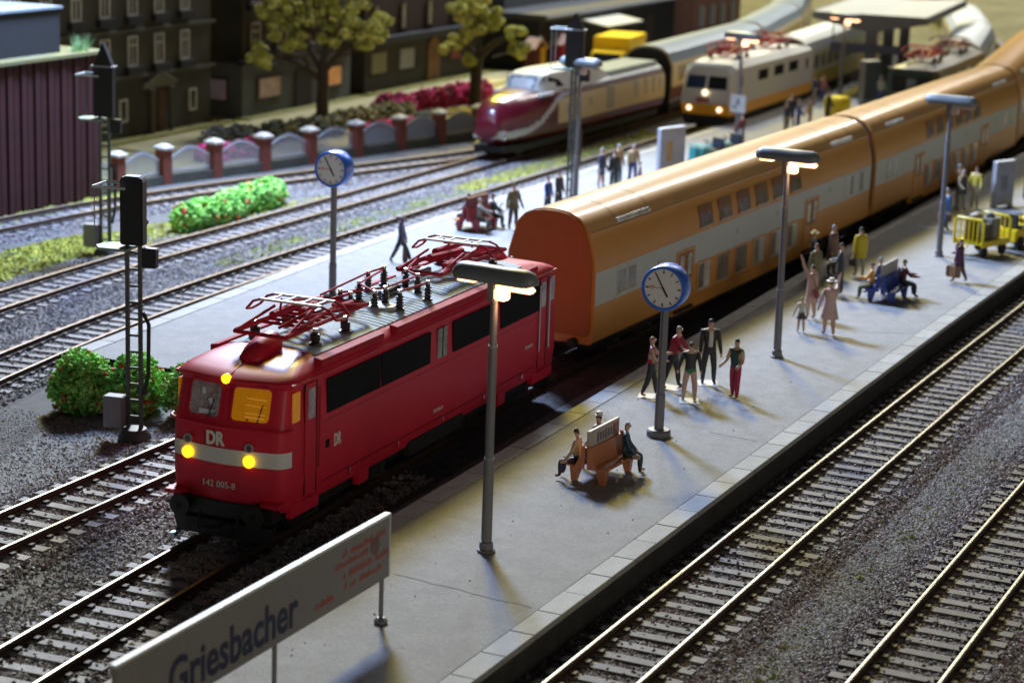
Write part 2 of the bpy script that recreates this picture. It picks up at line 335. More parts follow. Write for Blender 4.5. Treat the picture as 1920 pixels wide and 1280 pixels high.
# flock grass in patches
m_gr1 = mat('yellow_green_flock', (.38, .38, .05), .9, var=.3, vs=3)
m_gr2 = mat('moss_green_flock', (.22, .26, .05), .9, var=.3, vs=3)
m_gr3 = mat('straw_flock', (.30, .27, .10), .9, var=.3, vs=3)
def grass(poly, n, size, mats, label, z=GZ):
    P = np.array(poly, float); lo, hi = P.min(0), P.max(0); q = rng.uniform(lo, hi, (n * 3, 2)); ins = np.zeros(len(q), bool); j = len(P) - 1
    for i in range(len(P)):
        a, c = P[i], P[j]; t = ((a[1] > q[:, 1]) != (c[1] > q[:, 1])) & (q[:, 0] < (c[0] - a[0]) * (q[:, 1] - a[1]) / (c[1] - a[1] + 1e-9) + a[0]); ins ^= t; j = i
    q = q[ins][:n]; nz = np.sin(q[:, 0] * 1.9 + np.sin(q[:, 1] * 1.3) * 2) * np.sin(q[:, 1] * 2.3 + q[:, 0] * .7); q = q[nz > rng.uniform(-1.1, .5, len(q))]
    return tag(scatter('grass', np.c_[q, np.full(len(q), z + .02)], rng.uniform(size * .5, size * 1.4, len(q)), mats, squash=(1, 1, .9), jit=.6), label, 'grass', kind='stuff')
grass([(8, 26.2), (14, 26.6), (24, 27.4), (29, 27.8), (26, 29.6), (16, 30.4), (9, 30.6)], 15000, .10, [m_gr1, m_gr1, m_gr2], 'yellow green moss between the tracks around the pointed signal')
grass([(22, 26.3), (30, 26.4), (40, 26.4), (44, 25.6), (30, 28.6), (25, 29.3)], 2500, .08, [m_gr1, m_gr3], 'thin grass around the long flowering bush')
grass([(18, 32.8), (33, 32.4), (35, 33.6), (18, 34.4)], 5000, .11, [m_gr1, m_gr2], 'yellow moss at the foot of the dark red wall')
grass([(44, 22.3), (52, 21.9), (66, 22.0), (66, 23.4), (52, 23.5), (44, 23.3)], 5200, .10, [m_gr1, m_gr3], 'yellow grass strip in front of the streamlined railcar')
grass([(23, 21.9), (44, 21.8), (44, 23.2), (26, 23.3)], 1500, .07, [m_gr3, m_gr2], 'sparse straw tufts between the two middle tracks')
grass([(46, 41.3), (86, 40.9), (86, 41.7), (46, 42.1)], 2200, .12, [m_gr1, m_gr2], 'bright moss edging the foot of the town houses')
grass([(-8, -6.9), (14, -7.0), (14, -6.6), (-8, -6.3)], 160, .05, [m_gr2, m_gr3], 'few weeds on the grey sand between the lower right tracks')
grass([(-10, 12.2), (8, 12.5), (8, 17), (-6, 14)], 160, .04, [m_gr3, m_gr2], 'sparse weeds on the sand beside the lattice signal')

# cracks and joints across the near platform
for (x0, y0), (x1, y1) in (((-2.2, .95), (-2.5, -2.2)), ((24.0, -.9), (24.8, -2.3)), ((11.0, -.8), (10.9, -2.1))):
    b = MB(); n_ = 14; pts = [(x0 + (x1 - x0) * k / n_ + rnd.uniform(-.03, .03), y0 + (y1 - y0) * k / n_) for k in range(n_ + 1)]
    b.loft([[(p_[0] - .012, p_[1], PZ - .009), (p_[0] + .012, p_[1], PZ - .009)] for p_ in pts], closed=False, cap0=False, cap1=False)
    b.build('surface_crack', m_side, bpy.data.objects['platform'])
# ------------------------------------------------------------------ the red electric locomotive
m_red = mat('loco_red', (.56, .016, .042), .5, var=.06, vs=2, bump=.05, bs=30, coat=.06, spec=.28)
m_redp = mat('pantograph_red', (.42, .022, .04), .65, var=.15, spec=.15)
m_white = mat('stripe_white', (.62, .62, .60), .5, var=.05)
m_roofg = mat('roof_grey', (.52, .60, .62), .75, var=.15, vs=2, bump=.2, spec=.05)
m_black = mat('underframe_black', (.012, .012, .013), .6, var=.3)
m_ins = mat('dark_insulator', (.035, .020, .018), .35, var=.2)
m_chrome = mat('bright_metal', (.75, .75, .74), .25, 1.0, var=.05)
m_dgrille = mat('dark_grey_grille', (.012, .013, .015), .75, var=.2, spec=.12)
m_glassd = mat('dark_glass', (.02, .022, .026), .08, var=0)
m_cabglass = mat('cab_glass', (.34, .28, .29), .15, var=.6, vs=3)
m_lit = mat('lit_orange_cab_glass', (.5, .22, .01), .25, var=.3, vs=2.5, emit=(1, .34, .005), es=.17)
m_head = mat('yellow_headlamp', (1, .7, .05), .2, var=0, emit=(1, .58, .015), es=1.6)
m_lens = mat('dull_tail_lamp', (.08, .05, .05), .3, var=0)
m_grey = mat('mid_grey_plastic', (.30, .30, .31), .5, var=.1)
LOCO = thing('electric_locomotive', 'red electric locomotive with white front stripe and lit yellow headlamps', 'locomotive', (-1.2, 5.63, 0), R(1.9))
LL = 15.25
def plan_ring(z, x0, hw, nose, L=LL, cr=.34):
    half = []
    yc = hw - cr
    for k in range(5): y = yc * k / 4; half.append((x0 - nose * (1 - (y / yc) ** 1.6), y))
    for a in (25, 50, 72, 90): half.append((x0 + cr * (1 - math.cos(R(a))), yc + cr * math.sin(R(a))))
    xs = [x0 + cr + (L / 2 - x0 - cr) * k / 4 for k in (1, 2, 3, 4)]
    half += [(x, hw) for x in xs]
    full = half + [(L - x, y) for x, y in reversed(half[:-1])]
    full = full + [(x, -y) for x, y in reversed(full[1:-1])]
    return [(x, y, z) for x, y in full]
rr = [(.78, .22, 1.30, .10), (.95, .14, 1.37, .14), (1.4, .10, 1.4, .18), (2.5, .12, 1.4, .18), (2.62, .15, 1.395, .17), (3.42, .36, 1.36, .12), (3.50, .30, 1.39, .14), (3.56, .30, 1.40, .14), (3.60, .34, 1.39, .13), (3.70, .62, 1.30, .10), (3.80, 1.1, 1.14, .06), (3.87, 1.6, .9, .02), (3.91, 2.0, .55, 0), (3.93, 2.4, .2, 0)]
b = MB(); b.loft([plan_ring(*q) for q in rr]); b.build('body', m_red, LOCO, smooth=40)
# roof equipment panel, ribbed, between the two cabs
b = MB(); arc = lambda y: 3.945 - .10 * (y / 1.08) ** 2
ys = np.linspace(-1.08, 1.08, 13)
b.loft([[(x, y, arc(y)) for y in ys] + [(x, y, arc(y) - .06) for y in ys[::-1]] for x in (2.05, 5, 8, 11, 13.2)])
PANEL = b.build('roof_panel', m_roofg, LOCO, smooth=30)
b = MB()
for x in list(np.arange(5.1, 7.9, .21)) + list(np.arange(9.0, 11.1, .21)):
    b.loft([[(x - .025, y, arc(y) - .01) for y in ys] + [(x - .025, y, arc(y) + .012) for y in ys[::-1]], [(x + .025, y, arc(y) - .01) for y in ys] + [(x + .025, y, arc(y) + .012) for y in ys[::-1]]])
b.build('roof_ribs', m_roofg, PANEL)['kind'] = 'stuff'
for x in (4.6, 8.6, 11.4):
    b = MB(); b.loft([[(x - .02, y, arc(y) + .004) for y in ys], [(x + .02, y, arc(y) + .004) for y in ys]], closed=False, cap0=False, cap1=False); b.build('panel_seam', m_black, PANEL)
b = MB(); b.lathe([(.42, 0), (.42, .05), (.36, .09), (0.01, .10)], 20, (6.55, -.35, 3.91)); b.build('bushing_plate', m_grey, LOCO, smooth=30)
# long box beams along the roof edges
for s in (-1, 1):
    for x0, x1 in ((1.75, 4.7), (5.35, 10.4), (11.1, 13.6)):
        b = MB(); b.loft([[(x, s * 1.17, 3.70), (x, s * 1.38, 3.66), (x, s * 1.38, 3.82), (x, s * 1.17, 3.86)] for x in (x0, x1)]); b.build('roof_beam', m_redp, LOCO, bevel=.012)
# horn cover over each cab and centre crest with lamp
for e, (f, k) in enumerate(((lambda x: x, 1), (lambda x: LL - x, -1))):
    b = MB(); rings = []
    for x, hw, z1 in ((.98, .16, 3.86), (1.08, .25, 3.98), (1.35, .28, 4.12), (1.65, .28, 4.22), (1.98, .28, 4.26), (2.0, .27, 4.26)):
        rings.append([(f(x), -hw, 3.68), (f(x), -hw, z1 - .14), (f(x), -hw * .6, z1 - .03), (f(x), 0, z1), (f(x), hw * .6, z1 - .03), (f(x), hw, z1 - .14), (f(x), hw, 3.68)])
    b.loft(rings); b.build('horn_cover', m_red, LOCO, smooth=40)
    b = MB(); b.loft([[(f(.16), -.05, 3.40), (f(.13), 0, 3.62), (f(.16), .05, 3.40)], [(f(.5), -.10, 3.5), (f(.5), 0, 3.70), (f(.5), .10, 3.5)], [(f(1.0), -.05, 3.7), (f(1.0), 0, 3.83), (f(1.0), .05, 3.7)]]); b.build('roof_crest', m_red, LOCO, smooth=50)
    b = MB(); b.lathe([(.11, 0), (.11, -.08 * 1), (.08, -.12), (.01, -.13)], 14, (f(.24), .04, 3.57), axis='x') if k == 1 else b.lathe([(.11, 0), (.11, .10)], 14, (f(.24), .04, 3.57), axis='x')
    b.build('headlamp', m_head if k == 1 else m_lens, LOCO, smooth=40)
# white front stripe wrapping round the corners
b = MB()
for zz, ww in ((1.79, 0), (2.13, 0)): pass
def front_strip(z0, z1, ymax, off, n=26, x_at=None):
    ring0, ring1 = [], []
    base = plan_ring(2.0, .105, 1.4, .18); pts = sorted([q for q in base if q[0] < 1.2], key=lambda q: q[1])
    Y = [q[1] for q in pts]
    # walk along the outline
    P = np.array([(q[0], q[1]) for q in pts]); 
    order = np.argsort(np.arctan2(P[:, 1], 1.0 - P[:, 0])); P = P[order]
    d = np.r_[0, np.cumsum(np.linalg.norm(np.diff(P, axis=0), axis=1))]; mid = np.interp(0, P[:, 1], d)
    s = np.linspace(max(0, mid - ymax), min(d[-1], mid + ymax), n); X = np.interp(s, d, P[:, 0]); Yv = np.interp(s, d, P[:, 1])
    return [[(x - off, y * (1 + off * .7), z) for x, y in zip(X, Yv)] for z in (z0, z1)]
b.loft(front_strip(1.79, 2.13, 1.62, .012), closed=False, cap0=False, cap1=False); b.build('front_stripe', m_white, LOCO, smooth=60)
b = MB(); q = front_strip(2.60, 2.60, 1.75, .05)[0]; b.tube(q, .035, 6); b.build('handrail', m_red, LOCO, smooth=50)
b = MB(); b.box(-.12, .35, .95, 1.36, .98, 1.06); b.build('front_step', m_red, LOCO, bevel=.01)
b = MB(); b.box(-.12, .35, -1.36, -.95, .98, 1.06); b.build('front_step', m_red, LOCO, bevel=.01)
# windscreens: frame + pane leaning back with the cab front
def wx(z, y): return (.15 + (z - 2.62) / .8 * .21) - .15 * (1 - (abs(y) / 1.06) ** 1.6)
def rrect(y0, y1, z0, z1, r, off, n=4):
    pts = []
    for cy, cz, a0 in ((y1 - r, z1 - r, 0), (y0 + r, z1 - r, 90), (y0 + r, z0 + r, 180), (y1 - r, z0 + r, 270)):
        for k in range(n + 1): a = R(a0 + 90 * k / n); pts.append((cy + r * math.cos(a), cz + r * math.sin(a)))
    return [(wx(z, y) - off, y, z) for y, z in pts]
for y0, y1, mm in ((.13, .92, m_cabglass), (-1.0, -.17, m_lit)):
    o1, o2 = rrect(y0 - .05, y1 + .05, 2.70, 3.48, .12, .012), rrect(y0, y1, 2.75, 3.43, .10, .012)
    b = MB(); b.loft([o1, rrect(y0 - .05, y1 + .05, 2.70, 3.48, .12, .03), rrect(y0, y1, 2.75, 3.43, .10, .03), o2], cap0=False, cap1=False); fr_ = b.build('window_frame', m_red, LOCO, smooth=40)
    b = MB(); b.add(rrect(y0, y1, 2.75, 3.43, .10, .016), [tuple(range(20))]); p_ = b.build('windscreen', mm, fr_)
    if mm is m_lit:
        b = MB()
        for zz, tt in ((3.22, .018), (3.08, .012), (2.92, .014), (2.84, .02)): b.obox((wx(zz, -.6) - .022, -.62, zz), (.008, .62, tt))
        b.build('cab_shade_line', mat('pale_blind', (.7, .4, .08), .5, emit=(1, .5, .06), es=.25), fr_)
    else:
        b = MB(); b.obox((wx(2.85, .4) - .022, .42, 2.84), (.008, .42, .10)); b.obox((wx(3.25, .55) - .022, .58, 3.25), (.008, .09, .14)); b.obox((wx(3.05, .3) - .022, .34, 3.03), (.008, .09, .22), rx=-.5)
        b.build('cab_console', mat('pale_console', (.55, .55, .62), .4), fr_)
    b = MB(); b.tube([(wx(2.72, y0 + .18) - .045, y0 + .24, 2.72), (wx(3.1, y0 + .2) - .05, y0 + .14, 3.12)], .014, 5); b.build('wiper', m_black, LOCO)
    b = MB(); b.obox((wx(3.47, (y0 + y1) / 2) - .04, (y0 + y1) / 2, 3.485), (.05, .72, .025)); b.build('window_visor', m_red, LOCO)
for y in (.84, -.66):
    b = MB(); b.lathe([(.135, .03), (.135, -.03), (.10, -.06), (.01, -.075)], 18, (-.035 if abs(y) > .7 else -.06, y, 1.925), axis='x'); h = b.build('headlamp', m_head, LOCO, smooth=40)
    b = MB(); b.lathe([(.10, .03), (.10, -.02), (.07, -.02), (.06, .0), (.01, .0)], 16, (-.035 if abs(y) > .7 else -.06, y, 2.22), axis='x'); b.build('tail_lamp_ring', m_grey, LOCO, smooth=40)
    b = MB(); b.lathe([(.06, .0), (.06, -.012), (.01, -.014)], 12, (-.035 if abs(y) > .7 else -.06, y, 2.22), axis='x'); b.build('tail_lamp', m_lens, LOCO)
m_let = mat('letter_white', (.68, .66, .60), .6, var=.05)
FR = (R(90), 0, R(-90)); SR = (R(90), 0, 0)
text('DR', .40, m_let, LOCO, (-.085, .15, 2.32), FR, .012, .016, sx=.78)
text('142 005-8', .20, m_let, LOCO, (-.08, .06, 1.33), FR, .006)
text('DR', .38, m_let, LOCO, (2.47, -1.406, 1.9), SR, .006, .012, sx=.62)
text('142 005-8', .13, m_let, LOCO, (7.6, -1.406, 1.35), SR, .004)
text('142 005-8', .13, m_let, LOCO, (13.1, -1.406, 1.75), SR, .004)
b = MB(); b.obox((2.02, -1.40, 1.92), (.16, .02, .18)); b.build('side_vent', m_dgrille, LOCO)
# sides: dark ventilation windows, cab windows, doors, handrails
for s in (-1, 1):
    for x0, x1 in ((1.98, 4.5), (4.56, 7.1), (8.35, 10.75), (11.2, 13.8)):
        b = MB(); b.box(x0, x1, s * 1.385, s * 1.408, 2.60, 3.36); gr = b.build('vent_window', m_dgrille, LOCO)
        b = MB()
        for z in np.arange(2.68, 3.34, .11): b.box(x0 + .05, x1 - .05, s * 1.407, s * 1.411, z - .02, z + .02)
        b.build('louvre', mat('grille_slat', (.014, .015, .017), .75, spec=.12), gr)['kind'] = 'stuff'
    b = MB(); b.box(7.5, 8.0, s * 1.385, s * 1.41, 2.62, 3.34); b.build('side_window', mat('greenish_glass', (.20, .23, .19), .2, var=.4, vs=2), LOCO)
    b = MB(); b.box(7.74, 7.77, s * 1.41, s * 1.42, 2.62, 3.34); b.build('window_bar', m_dgrille, LOCO)
    for f in (lambda x: x, lambda x: LL - x):
        lit = f(0) == 0
        x0, x1 = sorted((f(.48), f(.80))); b = MB(); b.box(x0, x1, s * 1.37, s * 1.40, 2.72, 3.36); b.build('cab_side_window', m_lit if lit else m_cabglass, LOCO, bevel=.008)
        x0, x1 = sorted((f(1.0), f(1.52)))
        for a in (x0, x1): bb = MB(); bb.box(a - .015, a + .015, s * 1.385, s * 1.406, 1.0, 3.45); bb.build('door_gap', m_black, LOCO)
        d = MB(); d.box(x0 + .04, x1 - .04, s * 1.385, s * 1.404, 1.02, 3.44); dr = d.build('door', m_red, LOCO)
        d = MB(); d.box(x0 + .13, x1 - .10, s * 1.40, s * 1.412, 2.66, 3.32); d.build('door_window', m_cabglass, dr)
        for a in (x0 - .06, x1 + .06): bb = MB(); bb.tube([(a, s * 1.45, 1.5), (a, s * 1.45, 3.3)], .022, 6); bb.build('door_handrail', m_chrome if not lit else m_red, LOCO)
        for z in (.55, .9): bb = MB(); bb.box(x0, x1, s * 1.22, s * 1.42, z - .03, z + .03); bb.build('foot_step', m_black if z < .8 else m_red, LOCO)
    b = MB(); b.box(.42, LL - .42, s * 1.372, s * 1.43, 3.50, 3.56); b.build('rain_gutter', m_red, LOCO, bevel=.012)
    for x in (3.0, 5.4, 7.8, 10.2, 12.6): b = MB(); b.tube([(x, s * 1.40, .98), (x, s * 1.45, 1.0), (x, s * 1.45, 1.12), (x, s * 1.40, 1.14)], .016, 5); b.build('lifting_lug', m_chrome, LOCO)
    for z in (1.12, 2.45): b = MB(); b.box(1.75, LL - 1.75, s * 1.398, s * 1.403, z - .008, z + .008); b.build('body_seam', mat('seam_dark_red', (.16, .006, .014), .6), LOCO)
    # lower skirt blocks between and over the bogies
    for x0, x1, z0 in ((.5, 1.7, .62), (3.55, 4.05, .55), (6.1, 9.1, .55), (11.2, 11.7, .55), (13.5, 14.8, .62)):
        b = MB(); b.box(x0, x1, s * 1.22, s * 1.385, z0, .92); b.build('skirt', m_red if x0 in (.5, 3.55, 11.2, 13.5) else m_black, LOCO, bevel=.02)
# underframe, bogies with wheels, buffers, coupling
b = MB(); b.box(.5, 14.7, -1.1, 1.1, .55, .95); b.build('underframe', m_black, LOCO)
def bogie(parent, cx, wb, r=.56, hw=.95, name='bogie', mm=None):
    mm = mm or m_black; b = MB()
    for s in (-1, 1):
        b.box(cx - wb / 2 - .55, cx + wb / 2 + .55, s * hw - .08, s * hw + .08, .42, .66)
        for k in (-1, 1): b.box(cx + k * wb / 2 - .2, cx + k * wb / 2 + .2, s * hw - .11, s * hw + .11, .30, .68); b.tube([(cx + k * wb / 2 + .35, s * (hw + .1), .3), (cx + k * wb / 2 + .35, s * (hw + .1), .62)], .08, 8)
    b.box(cx - .3, cx + .3, -hw, hw, .35, .6); bo = b.build(name, mm, parent)
    for k in (-1, 1):
        w_ = MB()
        for s in (-1, 1): w_.lathe([(.05, -.06), (r, -.06), (r, .05), (r + .03, .06), (r + .03, .08), (.05, .08)], 20, (cx + k * wb / 2, s * .75, r - .005), axis='y')
        w_.tube([(cx + k * wb / 2, -.8, r), (cx + k * wb / 2, .8, r)], .08, 8); w_.build('wheelset', m_black, bo, smooth=40)
bogie(LOCO, 3.4, 3.2); bogie(LOCO, 11.9, 3.2)
for f, k in ((lambda x: x, -1), (lambda x: LL - x, 1)):
    for y in (-.9, .9):
        b = MB(); b.tube([(f(.25), y, .80), (f(-.1), y, .80)], [.13, .11], 12); b.tube([(f(-.1), y, .80), (f(-.28), y, .80)], .08, 10); b.lathe([(.01, 0), (.24, .0), (.24, .05), (.01, .06)], 18, (f(-.28), y, .80), axis='x'); b.build('buffer', m_black, LOCO, smooth=40)
    b = MB(); b.box(min(f(-.05), f(.35)), max(f(-.05), f(.35)), -1.2, 1.2, .60, .96); b.build('buffer_beam', m_black, LOCO, bevel=.02)
    b = MB(); b.tube([(f(.2), 0, .45), (f(-.25), 0, .45), (f(-.42), .22, .45), (f(-.42), -.22, .45), (f(-.25), 0, .47)], .045, 6); b.build('coupling_loop', m_black, LOCO)
    b = MB(); b.loft([[(f(-.02), y, z) for y, z in ((-1.1, .15), (1.1, .15), (1.2, .5), (-1.2, .5))], [(f(.2), y, z) for y, z in ((-1.1, .12), (1.1, .12), (1.2, .55), (-1.2, .55))]]); b.build('rail_guard', m_black, LOCO)
    for y in (-.45, .5):
        b = MB(); b.tube([(f(.05), y, .75), (f(-.16), y + .03, .55), (f(-.1), y + .05, .3)], .03, 6); b.build('brake_hose', m_black, LOCO)
b = MB(); b.obox((-.35, .95, .2), (.35, .10, .10), rz=.15); b.build('step_plate', mat('steel_blue_metal', (.25, .33, .40), .3, .8), LOCO)
# roof insulators and bars
def insulator(parent, x, y, z0=3.90, h=.42, r=.085):
    b = MB(); prof = [(r * 1.5, 0), (r * 1.5, .05), (r * .9, .06)]
    for k in range(4):
        z = .08 + k * (h - .14) / 4; prof += [(r * .75, z), (r * 1.15, z + .015), (r * 1.15, z + .04), (r * .75, z + .055)]
    prof += [(r * .6, h - .04), (r * .6, h), (.01, h)]
    b.lathe(prof, 12, (x, y, z0)); o = b.build('insulator', m_ins, parent, smooth=30)
    b = MB(); b.lathe([(r * .62, 0), (r * .62, .07), (.01, .08)], 10, (x, y, z0 + h)); b.build('insulator_cap', m_chrome, o, smooth=40)
    return (x, y, z0 + h + .02)
tops = [insulator(LOCO, x, y) for x, y in ((8.2, .85), (8.95, .8), (8.95, .2), (8.55, -.32), (7.95, -.88), (6.3, -.3), (6.85, -.3), (6.65, -.78), (7.05, .5), (6.0, .45), (5.85, .1))]
for a in ([(5.6, .75, 4.28), (8.2, .85, 4.34), (8.95, .8, 4.34)], [(8.95, .8, 4.30), (7.05, .5, 4.32), (6.3, -.3, 4.34)], [(7.95, -.88, 4.34), (6.65, -.78, 4.34)], [(6.0, .45, 4.3), (6.85, -.3, 4.34), (8.55, -.32, 4.34), (8.95, .2, 4.34), (10.2, .2, 4.3)], [(8.95, .2, 4.34), (10.4, .55, 4.4)], [(5.85, .1, 4.34), (5.2, .3, 4.3)]):
    b = MB(); b.tube(a, .028, 6); b.build('roof_conductor', m_redp, LOCO, smooth=50)
b = MB(); b.tube([(7.35, .05, 4.02), (8.15, .05, 4.06)], .12, 10); b.build('roof_switch', m_ins, LOCO, smooth=40)
def pantograph(parent, cx, k, z0=3.90, mm=None, hw=.62, s=1.0, head=None):
    """lowered diamond pantograph; k=+1/-1 mirrors it along the vehicle"""
    mm = mm or m_redp; X = lambda x: cx + k * x * s
    fr_ = MB()
    for y in (-hw, hw): fr_.tube([(X(-1.35), y, z0 + .36), (X(2.55), y * .92, z0 + .36)], .05, 6)
    for x in (-.3, .05, .4, .75, 1.1): fr_.tube([(X(x), -hw, z0 + .37), (X(x), hw, z0 + .37)], .04, 6)
    P_ = fr_.build('pantograph', mm, parent, smooth=40)
    for x, y in ((-.25, -.75), (1.15, -.75), (-.25, .75), (1.15, .75)): insulator(P_, X(x), y, z0, .30, .10)
    b = MB()
    for y in (-hw, hw):
        b.tube([(X(-1.35), y, z0 + .36), (X(.1), y * .75, z0 + .66)], .035, 6); b.tube([(X(2.55), y * .92, z0 + .36), (X(1.0), y * .8, z0 + .62)], .035, 6)
        b.tube([(X(-1.3), y * 1.02, z0 + .38), (X(1.5), y * .55, z0 + .50)], .045, 6); b.tube([(X(2.5), y, z0 + .38), (X(-.2), y * .55, z0 + .52)], .045, 6)
    b.tube([(X(.1), -hw * .75, z0 + .66), (X(-.75), hw * -.2, z0 + .40)], .035, 6); b.tube([(X(-1.35), -hw, z0 + .36), (X(-1.35), hw, z0 + .36)], .05, 6); b.tube([(X(2.55), -hw * .92, z0 + .36), (X(2.55), hw * .92, z0 + .36)], .05, 6)
    b.build('pantograph_arm', mm, P_, smooth=40)
    b = MB(); b.tube([(X(.3), -.12, z0 + .52), (X(1.6), .15, z0 + .52)], .11, 8); b.tube([(X(-.2), .35, z0 + .52), (X(.9), .35, z0 + .56)], .09, 8); b.tube([(X(1.5), -.45, z0 + .48), (X(2.0), -.45, z0 + .46)], .09, 8); b.build('pantograph_cylinder', mm, P_, smooth=40)
    zz = z0 + .80
    for x in (0, .62):
        b = MB(); b.obox((X(x), 0, zz), (.085 * s, 1.5, .05)); b.build('contact_strip', head or m_white, P_)
        for y in (-1, 1):
            b = MB(); b.tube([(X(x), y * .73, zz), (X(x), y * .95, zz - .07), (X(x), y * 1.12, zz - .26)], .03, 6); b.build('pantograph_horn', mm, P_, smooth=40)
    b = MB()
    for y in (-.55, -.2, .2, .55): b.obox((X(.31), y, zz - .005), (.62 * s, .05, .03))
    b.build('strip_spacer', head or m_white, P_)
    for y in (-1, 1): b = MB(); b.tube([(X(0), y * 1.12, zz - .26), (X(.3), y * 1.15, zz - .31), (X(.62), y * 1.12, zz - .26)], .03, 6); b.build('pantograph_horn', mm, P_, smooth=40)
    for y in (-.4, .4): b = MB(); b.tube([(X(.3), y, zz - .02), (X(.1), y * .8, z0 + .62)], .03, 6); b.build('pantograph_link', mm, P_)
    return P_
pantograph(LOCO, 2.85, 1); pantograph(LOCO, LL - 2.85 - .6, -1)
for x in (5.0, 10.6):
    b = MB(); b.obox((x, .55, 4.0), (.5, .3, .14)); b.build('roof_box', m_grey, LOCO, bevel=.02)
b = MB(); b.tube([(LL + .05, -1.0, 1.9), (LL + .18, -1.0, 1.95), (LL + .18, -1.0, 2.12), (LL + .05, -1.0, 2.15)], .03, 6); b.build('end_handle', m_red, LOCO)
# ------------------------------------------------------------------ orange double-deck coaches
m_or = mat('coach_orange', (.60, .27, .050), .42, var=.05, vs=1.5, bump=.04, bs=30, coat=.1)
m_orr = mat('coach_roof_orange', (.60, .33, .11), .36, var=.04, vs=1.5, coat=.5)
m_brown = mat('gangway_brown', (.075, .022, .010), .7, var=.2)
m_cream = mat('coach_band_grey_white', (.52, .53, .48), .5, var=.05)
m_pane = mat('coach_pane', (.20, .17, .13), .15, var=.6, vs=1.3)
m_panelit = mat('pale_coach_pane', (.55, .53, .45), .2, var=.4, vs=1.1)
def section(prof):   # right half profile (y>0), bottom to ridge -> closed ring
    return [(-y, z) for y, z in prof] + [(y, z) for y, z in reversed(prof) if y > 1e-6]
DD = [(1.30, .72), (1.38, .80), (1.40, 1.0), (1.40, 2.82), (1.36, 3.2), (1.24, 3.62), (1.16, 3.88), (1.16, 3.92), (1.06, 4.12), (.86, 4.32), (.55, 4.46), (.25, 4.52), (0, 4.53)]
